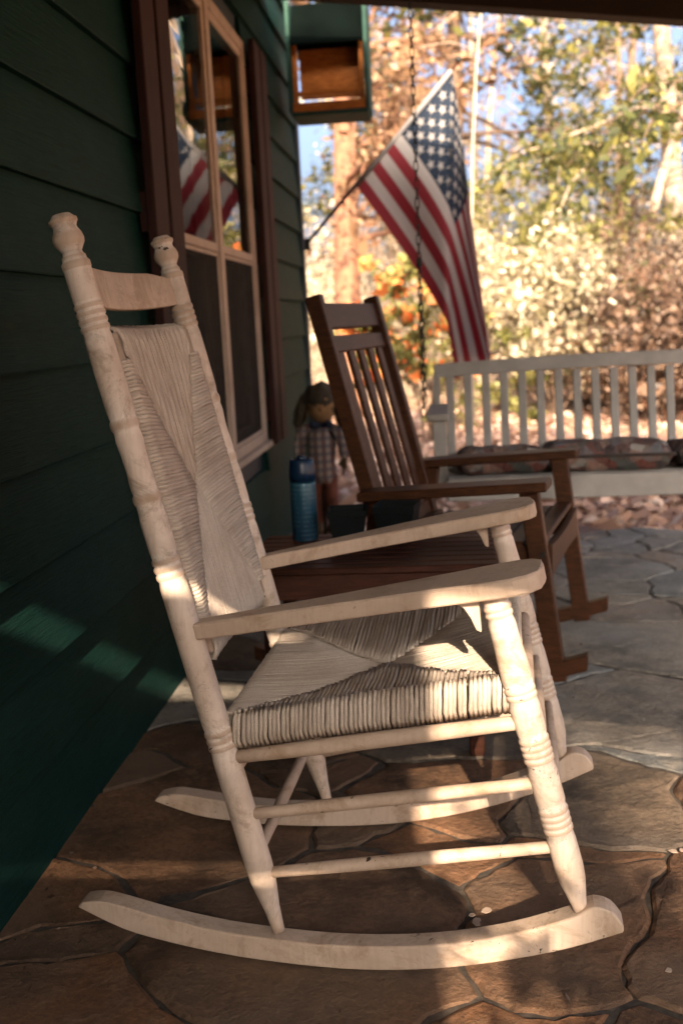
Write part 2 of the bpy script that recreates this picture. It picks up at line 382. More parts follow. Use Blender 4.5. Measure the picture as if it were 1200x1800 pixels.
# spilled paint specks on the stones
for (x, y, rr) in [(0.80, 1.60, 0.008), (0.792, 1.615, 0.006), (0.818, 1.63, 0.009), (0.80, 1.59, 0.007), (1.16, 1.83, 0.009), (1.175, 1.835, 0.006), (1.08, 1.47, 0.006), (0.69, 1.96, 0.005)]:
    pts = [(x+rr*rnd.uniform(.6, 1.2)*math.cos(k*0.9), y+rr*rnd.uniform(.6, 1.2)*math.sin(k*0.9), 0.0008) for k in range(7)]
    MB().prism(pts, (0, 0, 0.0012)).build('paint_speck', MT['frame'], floor)

# ------------------------------------------------------------------ house
house = empty('house', (0, 0, 0)); tag(house, 'dark green lap-sided house with a twin window and brown shutters', 'house')
WY0, WY1, WZ0, WZ1 = 3.08, 4.47, 0.49, 2.10
HY0, HY1 = -3.0, 5.93
EXPO, ZB = 0.1838, 0.1749
def siding_board(y0, y1, z0, z1):
    """one lap board: thick bottom edge proud, top tucked under the next"""
    L = y1-y0; mb = MB()
    prof = [(-0.022, 0.0), (0.006, 0.0), (0.0078, 0.0035), (-0.0115, z1-z0+0.012), (-0.022, z1-z0+0.012)]
    mb.add([(x, 0, z) for x, z in prof] + [(x, L, z) for x, z in prof],
           [(0,1,6,5),(1,2,7,6),(2,3,8,7),(3,4,9,8),(4,0,5,9),(4,3,2,1,0),(5,6,7,8,9)])
    o = mb.build('siding_board', MT['siding'], house); o.location = (0, y0, z0); return o
k = -1
while True:
    z0 = ZB+EXPO*k; z1 = z0+EXPO
    if z0 > 3.1: break
    if z0 < -0.01: z0 = 0.012
    if z1 <= WZ0+0.02 or z0 >= WZ1-0.02: siding_board(HY0, HY1, z0, z1)
    else:
        siding_board(HY0, WY0-0.002, z0, z1); siding_board(WY1+0.002, HY1, z0, z1)
    k += 1
sh = MB()
X_ = -0.024
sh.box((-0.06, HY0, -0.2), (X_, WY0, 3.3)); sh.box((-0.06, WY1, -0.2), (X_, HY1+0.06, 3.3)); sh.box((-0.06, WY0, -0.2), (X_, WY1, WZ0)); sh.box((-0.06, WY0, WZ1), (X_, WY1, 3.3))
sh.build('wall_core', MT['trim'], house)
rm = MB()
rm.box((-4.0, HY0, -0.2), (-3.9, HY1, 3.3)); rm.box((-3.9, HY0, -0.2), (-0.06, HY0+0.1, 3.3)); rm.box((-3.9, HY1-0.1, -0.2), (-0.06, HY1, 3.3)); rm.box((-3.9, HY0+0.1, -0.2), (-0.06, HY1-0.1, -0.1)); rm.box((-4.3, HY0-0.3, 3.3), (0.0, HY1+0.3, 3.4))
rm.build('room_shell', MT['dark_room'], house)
MB().box((-0.065, HY1-0.005, -0.05), (0.014, HY1+0.075, 3.3), bev=0.003).build('corner_trim', MT['trim'], house)
MB().box((-0.02, HY0, -0.05), (-0.004, HY1-0.006, 0.011)).build('starter_strip', MT['trim'], house)
# window: frame, mullion, sashes, panes, insect screens
def ring(mb, y0, y1, z0, z1, wid, x0, x1, bot=None):
    bot = bot or wid
    mb.box((x0, y0, z0), (x1, y0+wid, z1), bev=0.003); mb.box((x0, y1-wid, z0), (x1, y1, z1), bev=0.003)
    mb.box((x0, y0+wid-0.001, z1-wid), (x1-0.001, y1-wid+0.001, z1), bev=0.003); mb.box((x0, y0+wid-0.001, z0), (x1-0.001, y1-wid+0.001, z0+bot), bev=0.003)
mb = MB(); ring(mb, WY0, WY1, WZ0, WZ1, 0.042, -0.075, 0.006)
YM = 3.775; mb.box((-0.075, YM-0.03, WZ0+0.04), (0.008, YM+0.03, WZ1-0.04), bev=0.003)
mb.box((-0.03, WY0-0.01, WZ0-0.022), (0.028, WY1+0.002, WZ0+0.004), bev=0.004)
win = mb.build('window', MT['frame'], house)
for (a, b_) in ((WY0+0.042, YM-0.03), (YM+0.03, WY1-0.042)):
    zl, zm, zu = WZ0+0.042, 1.235, WZ1-0.042
    mb = MB(); ring(mb, a, b_, zm, zu, 0.030, -0.040, 0.001); mb.build('sash', MT['frame'], win)
    mb = MB(); ring(mb, a, b_, zl, zm+0.02, 0.036, -0.078, -0.042); mb.build('sash', MT['frame'], win)
    MB().add([(-0.006, a+0.03, zm+0.03), (-0.006, b_-0.03, zm+0.03), (-0.006, b_-0.03, zu-0.03), (-0.006, a+0.03, zu-0.03)], [(0, 1, 2, 3)]).build('pane', MT['glass'], win)
    MB().add([(-0.062, a+0.03, zl+0.03), (-0.062, b_-0.03, zl+0.03), (-0.062, b_-0.03, zm), (-0.062, a+0.03, zm)], [(0, 1, 2, 3)]).build('pane', MT['glass'], win)
    mb = MB(); ring(mb, a, b_, zl, zm-0.002, 0.014, -0.012, -0.001); 
    mb.build('screen_frame', MT['frame'], win)
    MB().add([(-0.007, a+0.012, zl+0.012), (-0.007, b_-0.012, zl+0.012), (-0.007, b_-0.012, zm-0.012), (-0.007, a+0.012, zm-0.012)], [(0, 1, 2, 3)]).build('insect_screen', MT['screen'], win)
for (y0, y1) in ((2.775, 3.072), (4.475, 4.772)):
    st = MB().box((0.002, y0+0.006, 1.23), (0.020, y1-0.006, 1.33)).build('shutter', MT['shutter'], house)
    for z in (0.62, 1.95): MB().box((0.002, y0+0.006, z-0.05), (0.020, y1-0.006, z+0.05)).build('batten', MT['shutter'], st)
    bw = (y1-y0-0.03)/2
    for q in (0, 1):
        ya = y0+q*(bw+0.03); MB().box((0.021, ya, WZ0-0.015), (0.046, ya+bw, WZ1+0.012), bev=0.003).build('board', MT['shutter'], st)

# ------------------------------------------------------------------ porch roof and its timbers
proof = empty('porch_roof', (0, 0, 2.3)); tag(proof, 'dark timber porch roof beam sloping across the top of the view', 'roof')
RS = 0.140
def zr(x): return 2.318 - RS*x - 2.3
def slope_bar(name, y0, y1, x0, x1, h0, h1, mat=MT['roofwood']):
    mb = MB(); mb.add([(x0, y0, zr(x0)+h0), (x1, y0, zr(x1)+h0), (x1, y1, zr(x1)+h0), (x0, y1, zr(x0)+h0), (x0, y0, zr(x0)+h1), (x1, y0, zr(x1)+h1), (x1, y1, zr(x1)+h1), (x0, y1, zr(x0)+h1)],
       [(0,3,2,1),(4,5,6,7),(0,1,5,4),(1,2,6,5),(2,3,7,6),(3,0,4,7)]); return mb.build(name, mat, proof)
slope_bar('end_rafter', 4.56, 4.64, 0.004, 3.12, 0.0, 0.11)
slope_bar('end_rafter', -1.72, -1.64, 0.004, 3.12, 0.0, 0.11)
for y in np.arange(-0.9, 4.3, 0.76): slope_bar('rafter', y, y+0.05, 0.004, 3.12, 0.02, 0.11)
nb = 16; x0 = 0.004
for i in range(nb):
    a = x0 + (3.20-x0)*i/nb; b_ = x0 + (3.20-x0)*(i+1)/nb - 0.004
    slope_bar('roof_board', -1.74, 5.08, a, b_, 0.111, 0.130)
slope_bar('roof_cover', -1.76, 5.10, 0.004, 3.24, 0.131, 0.15, MT['trim'])
MB().box((2.94, -1.63, zr(2.94)-0.10), (3.06, 4.55, zr(3.06)-0.001)).build('eave_beam', MT['roofwood'], proof)
for y in (-1.6, 4.5):
    p_ = MB().box((2.95, y-0.05, -0.014), (3.05, y+0.05, 2.3+zr(2.94)-0.102), bev=0.006).build('porch_post', MT['roofwood'])
    tag(p_, 'square dark porch post under the eave, %s end of the porch' % ('swing' if y > 0 else 'sunny'), 'post', 'porch posts')
# unseen slatted screen, added to shape the sun patches on chair, floor and wall
scr = empty('added_shade_screen', (0.52, -1.68, 0)); tag(scr, 'unseen slatted wooden screen added across the porch end to cut the sun', 'screen')
for x in (-0.49, 0.47): MB().box((x, 0.028, -0.014), (x+0.06, 0.07, 2.16), bev=0.004).build('post', MT['roofwood'], scr)
zz = 0.02
for z0, z1 in [(0.02, 0.26), (0.262, 0.50), (0.502, 0.74), (0.742, 0.98), (0.982, 1.22), (1.222, 1.46), (1.462, 1.705), (1.721, 1.92), (1.922, 2.165)]:
    MB().box((-0.505, 0.0, z0), (0.53, 0.025, z1), bev=0.002).build('slat', MT['roofwood'], scr)

# ================================================================== WHITE ROCKING CHAIR
CY = R(-3.2); CM = 1.745
axv = Vector((math.cos(CY), math.sin(CY), 0)); ltv = Vector((-math.sin(CY), math.cos(CY), 0))
ch = empty('white_rocking_chair', axv*0.45 + ltv*CM, CY)
tag(ch, 'cream painted rocking chair with turned posts and woven cord seat and back', 'rocking chair')
def C(u, v, z): return Vector((u-0.45, v, z))
def turned(name, a, b, prof, n=20):
    """lathe along the axis a->b; prof = [(z, r)] with z the height on that axis"""
    a, b = Vector(a), Vector(b); mb = MB(); d = (b-a)
    pts = [a + d*((z-a.z)/(b.z-a.z)) for z, r in prof]
    ax_ = d.normalized(); ref = ax_.orthogonal().normalized(); e = ax_.cross(ref)
    vs_ = []
    for q, (z, r) in zip(pts, prof):
        for j in range(n):
            an = 2*math.pi*j/n; vs_.append(q + (ref*math.cos(an)+e*math.sin(an))*r)
    fs = [(i*n+j, i*n+(j+1) % n, (i+1)*n+(j+1) % n, (i+1)*n+j) for i in range(len(prof)-1) for j in range(n)]
    fs += [tuple(reversed(range(n))), tuple((len(prof)-1)*n+j for j in range(n))]
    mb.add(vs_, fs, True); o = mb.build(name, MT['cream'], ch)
    return o
def rings(zc, r, n, pitch=0.0095, up=0.0010, dn=0.0015):
    """n turned beads about height zc"""
    out_ = []; z0 = zc - n*pitch/2
    for i in range(n):
        z = z0+i*pitch
        out_ += [(z, r-dn), (z+pitch*0.25, r+up*0.6), (z+pitch*0.5, r+up), (z+pitch*0.75, r+up*0.6)]
    out_.append((z0+n*pitch, r-dn)); return out_
RP = [(0.046, 0.0095), (0.060, 0.0105), (0.085, 0.0125), (0.115, 0.0175), (0.135, 0.0205), (0.16, 0.0215), (0.25, 0.0212), (0.33, 0.0212)] + rings(0.361, 0.0212, 3, 0.011) + \
     [(0.385, 0.0212), (0.46, 0.0212), (0.54, 0.0216), (0.60, 0.0212)] + rings(0.628, 0.0212, 3, 0.0115) + [(0.655, 0.0208), (0.70, 0.0210)] + rings(0.733, 0.0205, 1, 0.018) + \
     [(0.755, 0.0198), (0.775, 0.0185), (0.80, 0.0188), (0.82, 0.0205)] + rings(0.843, 0.0207, 1, 0.018) + [(0.865, 0.0205), (0.92, 0.0212), (0.965, 0.0208)] + rings(0.998, 0.0207, 4, 0.0105) + \
     [(1.022, 0.0200), (1.05, 0.0202), (1.066, 0.0200), (1.0675, 0.0208), (1.075, 0.0210), (1.0775, 0.0190), (1.079, 0.0178), (1.084, 0.0176), (1.087, 0.0150), (1.091, 0.0142), (1.096, 0.0175), (1.102, 0.0215), (1.108, 0.0226), (1.115, 0.0210), (1.121, 0.0178), (1.125, 0.0168), (1.129, 0.0185), (1.132, 0.0208), (1.136, 0.0206), (1.1385, 0.0170), (1.1405, 0.0150), (1.143, 0.0130)]
FP = [(0.118, 0.0100), (0.135, 0.0110), (0.155, 0.0150), (0.175, 0.0195), (0.195, 0.0212), (0.235, 0.0208)] + rings(0.267, 0.0208, 4, 0.0095) + [(0.295, 0.0212), (0.335, 0.0212)] + rings(0.372, 0.0210, 4, 0.0095) + \
     [(0.40, 0.0215), (0.435, 0.0220)] + rings(0.455, 0.0212, 2, 0.009) + [(0.475, 0.0218), (0.50, 0.0212), (0.53, 0.0196), (0.555, 0.0192)] + rings(0.573, 0.0188, 2, 0.009) + [(0.59, 0.0190), (0.606, 0.0192)]
def interp(prof, x):
    for (a, b), (c, d) in zip(prof, prof[1:]):
        if a <= x <= c: return b + (d-b)*(x-a)/(c-a)
    return prof[0][1] if x < prof[0][0] else prof[-1][1]
def rear(z, s): t = (z-0.05)/1.093; return C(0.408-0.249*t, s*(0.227-0.005*t), z)
def front(z, s): t = (z-0.126)/0.474; return C(0.866-0.113*t, s*(0.271+0.003*t), z)
BOT = [(.072,.062),(.15,.031),(.227,.016),(.322,.005),(.416,.0012),(.508,.002),(.597,.010),(.683,.025),(.768,.047),(.849,.074),(.924,.107)]
TOP = [(.924,.117),(.908,.137),(.884,.142),(.866,.132),(.849,.121),(.768,.088),(.683,.064),(.597,.049),(.508,.041),(.416,.040),(.322,.044),(.227,.056),(.15,.071),(.112,.076),(.082,.071)]
for s in (-1, 1):
    turned('rear_post', rear(0.046, s), rear(1.143, s), RP)
    turned('front_post', front(0.118, s), front(0.606, s), FP)
    # rocker: sawn profile, splayed with the chair's sides
    prof = []
    def smooth(ps):
        o_ = []
        for i in range(len(ps)-1):
            p0, p1, p2, p3 = ps[max(0, i-1)], ps[i], ps[i+1], ps[min(len(ps)-1, i+2)]
            for k_ in range(3):
                t = k_/3; o_.append(tuple(0.5*((2*p1[c])+(-p0[c]+p2[c])*t+(2*p0[c]-5*p1[c]+4*p2[c]-p3[c])*t*t+(-p0[c]+3*p1[c]-3*p2[c]+p3[c])*t**3) for c in (0, 1)))
        return o_ + [ps[-1]]
    prof = smooth(BOT) + smooth(TOP)
    vv_ = lambda u: 0.225+(u-0.408)*0.098
    A_ = [C(u, s*vv_(u)-0.0185, z) for u, z in prof]; B_ = [C(u, s*vv_(u)+0.0185, z) for u, z in prof]
    n_ = len(prof)
    nb_ = len(smooth(BOT)); nt_ = n_-nb_
    fs = [(i, (i+1) % n_, n_+(i+1) % n_, n_+i) for i in range(n_)]
    # side faces as strips between bottom and top curves
    def topidx(u):
        return min(range(nb_, n_), key=lambda k_: abs(prof[k_][0]-u))
    for base, flip in ((0, False), (n_, True)):
        for i in range(nb_-1):
            a, b_ = topidx(prof[i][0]), topidx(prof[i+1][0])
            if a == b_: q = [base+i, base+i+1, base+a]
            else:
                q = [base+i, base+i+1] + [base+k_ for k_ in range(b_, a+1)]
            fs.append(tuple(q if not flip else reversed(q)))
    o = MB().add(A_+B_, fs).build('rocker', MT['cream'], ch, bevel=0.003); fix_normals(o)
    # arm: paddle widening to a rounded front end
    a0 = C(0.300, s*0.222, 0.530); a1 = C(0.822, s*0.272, 0.622)
    d = (a1-a0); L = d.length; d.normalize(); sd = Vector((0, 0, 1)).cross(d).normalized(); nn = d.cross(sd).normalized()
    W_ = [(0.0, .013), (0.02, .018), (0.10, .0225), (0.22, .030), (0.34, .041), (0.42, .051), (0.47, .0575), (0.495, .0575), (0.515, .051), (0.528, .036), (L, .012)]
    outl = [(x, wd*1.0) for x, wd in W_] + [(x, -wd) for x, wd in reversed(W_)]
    offs = lambda x: -s*0.010*max(0, (x-0.15)/0.38)
    def lay(h, e): return [a0 + d*(x if 0 < x < L else (x+e if x <= 0 else x-e)) + sd*((y - math.copysign(e, y))+offs(x)) + nn*h for x, y in outl]
    n_ = len(outl); vs_ = lay(-0.0125, 0.002)+lay(-0.010, 0)+lay(0.0095, 0)+lay(0.0125, 0.003)
    fs = [(r*n_+i, r*n_+(i+1) % n_, (r+1)*n_+(i+1) % n_, (r+1)*n_+i) for r in range(3) for i in range(n_)]
    h_ = len(W_)
    for r, fl in ((0, True), (3, False)):
        for i in range(h_-1):
            q = (r*n_+i, r*n_+i+1, r*n_+n_-2-i, r*n_+n_-1-i); fs.append(tuple(reversed(q)) if fl else q)
    fix_normals(MB().add(vs_, fs).build('arm', MT['cream'], ch))
    # curved corbel under the arm, behind the front post
    top_ = front(0.590, s) + Vector((-0.010, 0, 0)); pr = [(-0.008, 0.0), (-0.055, 0.0), (-0.052, -0.008), (-0.036, -0.016), (-0.024, -0.034), (-0.014, -0.058), (-0.004, -0.062)]
    fix_normals(MB().prism([top_+Vector((x*0.75-0.006, -0.008, z*0.75)) for x, z in pr], (0, 0.016, 0)).build('corbel', MT['cream'], ch, bevel=0.002))
    # side rails and stretchers (dowels with a slight belly)
    def dowel(name, a, b, r, n_=9):
        a, b = Vector(a), Vector(b); MB().tube([a+(b-a)*(i/8) for i in range(9)], [r*(0.80+0.20*math.sin(math.pi*i/8)) for i in range(9)], 12).build(name, MT['cream'], ch)
    dowel('seat_rail', rear(0.331, s)+Vector((0.01, 0, 0)), front(0.412, s), 0.0125)
    dowel('stretcher', rear(0.238, s), front(0.322, s), 0.0105)
    dowel('stretcher', rear(0.142, s), front(0.225, s), 0.0105)
for z in (0.17, 0.30): dowel('cross_stretcher', rear(z, -1), rear(z, 1), 0.0105)
for z in (0.24, 0.33): dowel('cross_stretcher', front(z, -1), front(z, 1), 0.0105)
dowel('cross_rail', front(0.412, -1), front(0.412, 1), 0.0125); dowel('cross_rail', rear(0.34, -1), rear(0.34, 1), 0.0125)
# back slats, bowed backwards; crest has a shaped top edge
pd = (rear(1.0, 0)-rear(0.5, 0)).normalized()         # up along the posts
pn = Vector((pd.z, 0, -pd.x))                         # forward normal of the back plane
def bslat(name, z0, z1, bow, crest=0.0, th=0.011, half=0.222):
    rows = []
    for i in range(25):
        t = -1+2*i/24; vv2 = t*half; fw = -bow*(1-t*t)
        dip = crest*max(0, abs(t)-0.62)/0.38
        lo = rear(z0, 0)+Vector((0, vv2, 0))+pn*fw - pd*crest*0.25*(1-t*t); hi = rear(z1, 0)+Vector((0, vv2, 0))+pn*fw - pd*dip**1.0 
        rows.append((lo, hi))
    vs_ = []
    for lo, hi in rows: vs_ += [lo-pn*th/2, lo+pn*th/2, hi+pn*th/2, hi-pn*th/2]
    fs = []
    for i in range(24):
        for j in range(4): fs.append((i*4+j, i*4+(j+1) % 4, i*4+4+(j+1) % 4, i*4+4+j))
    fs += [(3, 2, 1, 0), (96, 97, 98, 99)]
    fix_normals(MB().add(vs_, fs, True).build(name, MT['cream'], ch, bevel=0.002))
bslat('crest_slat', 1.020, 1.078, 0.030, 0.014)
bslat('back_slat', 0.928, 0.976, 0.014); bslat('back_slat', 0.478, 0.530, 0.014)

# woven cords -------------------------------------------------------------
def cords(name, lines, r, n=5):
    mb = MB()
    for pts in lines:
        j_ = [Vector((rnd.gauss(0, .0003), rnd.gauss(0, .0003), rnd.gauss(0, .0004))) for _ in pts]
        mb.tube([Vector(a_)+b_ for a_, b_ in zip(pts, j_)], [r*rnd.uniform(0.95, 1.15) for _ in pts], n, True, True)
    return mb.build(name, MT['cord'], ch, kind='stuff')
zc_top = lambda u: 0.405+(u-0.36)*0.190               # height of the seat along the sides
ul, ur = 0.352, 0.782; uc, vc = 0.575, -0.062
def vs_at(u): return 0.222+(u-0.36)*0.102
def seat_z(u, v):
    fx = min(1, abs((u-uc)/0.21)); fv = min(1, abs(v-vc)/0.22); return zc_top(u) - 0.020*(1-max(fx, fv)**2) - 0.004
sl = []
# near and far triangles: cords run across the chair and wrap over the side rails
N = 60
for s in (-1, 1):
    for i in range(N):
        u = ul+0.006 + (ur-ul-0.012)*(i+0.5)/N + rnd.gauss(0, 0.0005)
        f = (u-ul)/(uc-ul) if u < uc else (ur-u)/(ur-uc)
        ve = s*vs_at(u); vi = ve + (vc-ve)*max(0.02, min(1, f))
        zz_ = zc_top(u); slant = 0.012*(0.5-i/N)
        pts = [C(u, ve*0.985, zz_-0.062), C(u-0.001, ve+s*0.008, zz_-0.046), C(u, ve+s*0.0075, zz_-0.030), C(u, ve+s*0.003, zz_-0.014), C(u, ve-s*0.008, zz_-0.0055)]
        for t in (0.08, 0.3, 0.55, 0.8, 1.0):
            v_ = ve+(vi-ve)*t; uu = u+slant*t*f; pts.append(C(uu, v_, max(seat_z(uu, v_), zz_-0.02)+0.001*math.sin(t*9+i)))
        sl.append(pts)
M_ = 74
for e, ue in ((0, ul), (1, ur)):
    half = vs_at(ue)
    for i in range(M_):
        v0 = -half+0.004 + (2*half-0.008)*(i+0.5)/M_
        f = (v0+half)/(vc+half) if v0 < vc else (half-v0)/(half-vc)
        ui = ue + (uc-ue)*max(0.02, min(1, f)); sg = 1 if e else -1
        zz_ = zc_top(ue)
        pts = [C(ue-sg*0.004, v0, zz_-0.062), C(ue+sg*0.006, v0, zz_-0.045), C(ue+sg*0.007, v0, zz_-0.018), C(ue+sg*0.002, v0, zz_-0.004)]
        for t in (0.08, 0.35, 0.65, 1.0):
            u_ = ue+(ui-ue)*t; pts.append(C(u_, v0, seat_z(u_, v0)-0.001))
        sl.append(pts)
cords('woven_seat', sl, 0.0035)
# stuffing sheet under the cords so that no light leaks through the weave
g_ = MB(); vs_ = []; 
for i in range(13):
    for j in range(13):
        u = ul+0.004+(ur-ul-0.008)*i/12; h_ = vs_at(u)-0.004; v_ = -h_+2*h_*j/12; vs_.append(C(u, v_, seat_z(u, v_)-0.006))
g_.add(vs_, [(i*13+j, i*13+j+1, (i+1)*13+j+1, (i+1)*13+j) for i in range(12) for j in range(12)], True)
vs2 = [v_-Vector((0, 0, 0.04)) for v_ in vs_]; g_.add(vs2, [(i*13+j, (i+1)*13+j, (i+1)*13+j+1, i*13+j+1) for i in range(12) for j in range(12)], True)
g_.build('seat_stuffing', MT['cord'], ch)
# back: upright cords over top and bottom slats, level cords round the side rods
zt, zb = 0.982, 0.472; hb = 0.172; zcn = 0.722
def bk(v, z, fw=0.0):
    t = v/0.222; return rear(z, 0)+Vector((0, v, 0))+pn*(fw+0.012-0.016*(1-t*t))
bl = []
NV = 86
for i in range(NV):
    v0 = -hb+0.01 + (2*hb-0.02)*(i+0.5)/NV; f = 1-abs(v0)/hb; sk = 0.012*math.sin(i*0.37)
    z1 = zt-0.03 - (zt-0.03-zcn)*min(1, f*1.0)
    bl.append([bk(v0*0.97, zt-0.028, -0.022), bk(v0*0.98, zt-0.004, -0.018), bk(v0, zt+0.002, -0.008), bk(v0, zt-0.006, 0.004)] + [bk(v0*(1-0.06*t)+0.004*math.sin(t*3), zt-0.01-(zt-0.01-z1)*t, 0.006+0.002*math.sin(t*6+i)) for t in (0.1, 0.4, 0.7, 1.0)])
    z1 = zb+0.03 + (zcn-zb-0.03)*min(1, f)
    bl.append([bk(v0, zb+0.02, -0.022), bk(v0, zb-0.004, -0.012), bk(v0, zb-0.006, 0.0), bk(v0, zb+0.006, 0.006)] + [bk(v0*(1-0.04*t), zb+0.01+(z1-zb-0.01)*t, 0.007) for t in (0.1, 0.4, 0.7, 1.0)])
NH = 72
for s in (-1, 1):
    for i in range(NH):
        z = zb+0.035 + (zt-zb-0.085)*(i+0.5)/NH
        f = (z-zb-0.03)/(zcn-zb-0.03) if z < zcn else (zt-0.03-z)/(zt-0.03-zcn)
        vi = s*hb*(1-min(1, max(0.06, f))); ve = s*hb
        rise = 0.016
        pts = [bk(ve*0.96, z, -0.018), bk(ve+s*0.010, z, -0.012), bk(ve+s*0.013, z, 0.0), bk(ve+s*0.007, z, 0.010)]
        for t in (0.1, 0.4, 0.7, 1.0): pts.append(bk(ve+(vi-ve)*t, z-0.012*t*f, 0.0105-0.004*t))
        bl.append(pts)
cords('woven_back', bl, 0.0036)
g_ = MB(); g_.add([bk(-hb, zb+0.004, 0.0), bk(0, zb+0.004, 0.001), bk(hb, zb+0.004, 0.0), bk(hb, zt-0.004, 0.0), bk(0, zt-0.004, 0.001), bk(-hb, zt-0.004, 0.0)], [(0, 1, 4, 5), (1, 2, 3, 4)]); 
g_.add([bk(-hb, zb+0.004, -0.014), bk(0, zb+0.004, -0.013), bk(hb, zb+0.004, -0.014), bk(hb, zt-0.004, -0.014), bk(0, zt-0.004, -0.013), bk(-hb, zt-0.004, -0.014)], [(5, 4, 1, 0), (4, 3, 2, 1)])
g_.build('back_stuffing', MT['cord'], ch)
for s in (-1, 1): MB().tube([bk(s*(hb+0.004), zb+0.01, 0.0), bk(s*(hb+0.004), zt-0.01, 0.0)], 0.007, 10).build('side_rod', MT['cream'], ch)

# ================================================================== DARK ROCKING CHAIR
DY = R(-13.3); DM = 3.05
ax2 = Vector((math.cos(DY), math.sin(DY), 0)); lt2 = Vector((-math.sin(DY), math.cos(DY), 0))
dc = empty('brown_rocking_chair', ax2*0.1+lt2*DM, DY)
tag(dc, 'brown stained slat-back rocking chair behind the cream one', 'rocking chair')
def D(u, v, z): return Vector((u-0.1, v, z))
BW = MT['brown_wood']
def st(z): return -0.206+(1.035-z)*0.248             # u of the back at height z
for s in (-1, 1):
    MB().bar(D(st(0.33), s*0.247, 0.33), D(st(1.043), s*0.247, 1.043), 0.030, 0.042, (1, 0, 0.25), 0.003).build('back_stile', BW, dc)
    MB().bar(D(-0.085, s*0.300, 0.532), D(0.395, s*0.300, 0.561), 0.095, 0.024, (0, 0, 1), 0.004).build('arm', BW, dc)
    MB().bar(D(0.342, s*0.278, 0.546), D(0.405, s*0.278, 0.055), 0.034, 0.048, (1, 0, 0.1), 0.003).build('front_leg', BW, dc)
    MB().bar(D(-0.045, s*0.278, 0.522), D(-0.115, s*0.278, 0.035), 0.034, 0.046, (1, 0, 0.1), 0.003).build('rear_leg', BW, dc)
    MB().bar(D(-0.09, s*0.2475, 0.335), D(0.36, s*0.2475, 0.365), 0.024, 0.075, (0, 0, 1), 0.003).build('side_rail', BW, dc)
    pr = []
    for i in range(15):
        u = -0.42+0.90*i/14; pr.append((u, 0.004+0.46*max(0, (u+0.02))**2*0.75 + 0.40*max(0, -(u+0.02))**2))
    pts = [D(u, s*0.278-0.018, z) for u, z in pr] + [D(u, s*0.278-0.018, z+0.040) for u, z in reversed(pr)]
    n_ = len(pts); m_ = len(pr)
    vs_ = pts + [q+Vector((0, 0.036, 0)) for q in pts]
    fs = [(i, (i+1) % n_, n_+(i+1) % n_, n_+i) for i in range(n_)]
    for i in range(m_-1): fs += [(i, n_-1-i, n_-2-i, i+1), (n_+i, n_+i+1, 2*n_-2-i, 2*n_-1-i)]
    fix_normals(MB().add(vs_, fs).build('rocker', BW, dc, bevel=0.002))
    for z in (0.345, 0.385): MB().tube([D(0.376, s*0.296, z), D(0.376, s*0.300, z)], 0.007, 8).build('bolt', MT['black'], dc)
def back_rail(z0, z1, th=0.020):
    a, b_ = (z0+z1)/2, (z1-z0)
    MB().bar(D(st(a), -0.231, a), D(st(a), 0.231, a), th, b_, (-0.24, 0, 0.97), 0.003).build('back_rail', BW, dc)
back_rail(0.955, 1.024); back_rail(0.893, 0.938); back_rail(0.375, 0.43)
for v in (-0.176, -0.088, 0.0, 0.088, 0.176):
    MB().bar(D(st(0.43)+0.002, v, 0.428), D(st(0.895)+0.002, v, 0.895), 0.042, 0.012, (1, 0, 0.24), 0.002).build('back_slat', BW, dc)
# seat slats follow a dished curve; the shaped apron closes the front
for i in range(8):
    t = i/7; u = -0.03+0.385*t; z = 0.375+0.025*t-0.018*math.sin(math.pi*t)
    MB().bar(D(u, -0.259, z+0.012), D(u, 0.259, z+0.012), 0.046, 0.016, (0, 0, 1), 0.003).build('seat_slat', BW, dc)
n_ = 16; low = []; up_ = []
for i in range(n_+1):
    v = -0.26+0.52*i/n_; t = v/0.26; low.append((v, 0.318+0.010*(1-t*t))); up_.append((v, 0.402-0.012*(1-t*t)))
vs_ = []
for (v, zl), (_, zu) in zip(low, up_): vs_ += [D(0.374, v, zl), D(0.394, v, zl), D(0.394, v, zu), D(0.374, v, zu)]
fs = [(i*4+j, i*4+(j+1) % 4, i*4+4+(j+1) % 4, i*4+4+j) for i in range(n_) for j in range(4)] + [(3, 2, 1, 0), (n_*4, n_*4+1, n_*4+2, n_*4+3)]
fix_normals(MB().add(vs_, fs).build('apron', BW, dc))

# ================================================================== SIDE TABLE and what stands on it
tb = empty('side_table', (0.595, 2.42, 0)); tag(tb, 'low red-brown slatted wooden side table between the two rocking chairs', 'side table')
TX, TYh = 0.28, 0.19
for i in range(8):
    y = -TYh+0.022+i*(2*TYh-0.044)/7
    MB().box((-TX, y-0.0205, 0.434), (TX, y+0.0205, 0.450), bev=0.003).build('slat', MT['red_wood'], tb)
for s in (-1, 1):
    MB().box((-TX+0.012, s*(TYh-0.024)-0.009, 0.375), (TX-0.012, s*(TYh-0.024)+0.009, 0.433), bev=0.002).build('apron', MT['red_wood'], tb)
    MB().box((s*(TX-0.022)-0.009, -TYh+0.036, 0.378), (s*(TX-0.022)+0.009, TYh-0.036, 0.433), bev=0.002).build('apron', MT['red_wood'], tb)
    for q in (-1, 1): MB().box((s*(TX-0.055)-0.017, q*(TYh-0.05)-0.017, 0.0), (s*(TX-0.055)+0.017, q*(TYh-0.05)+0.017, 0.432), bev=0.003).build('leg', MT['red_wood'], tb)
    MB().box((-TX+0.075, s*0.10-0.035, 0.14), (TX-0.075, s*0.10+0.035, 0.154), bev=0.002).build('shelf_slat', MT['red_wood'], tb)
MB().box((-TX+0.04, -0.006, 0.10), (-TX+0.062, 0.006, 0.138)).build('shelf_rail', MT['red_wood'], tb)

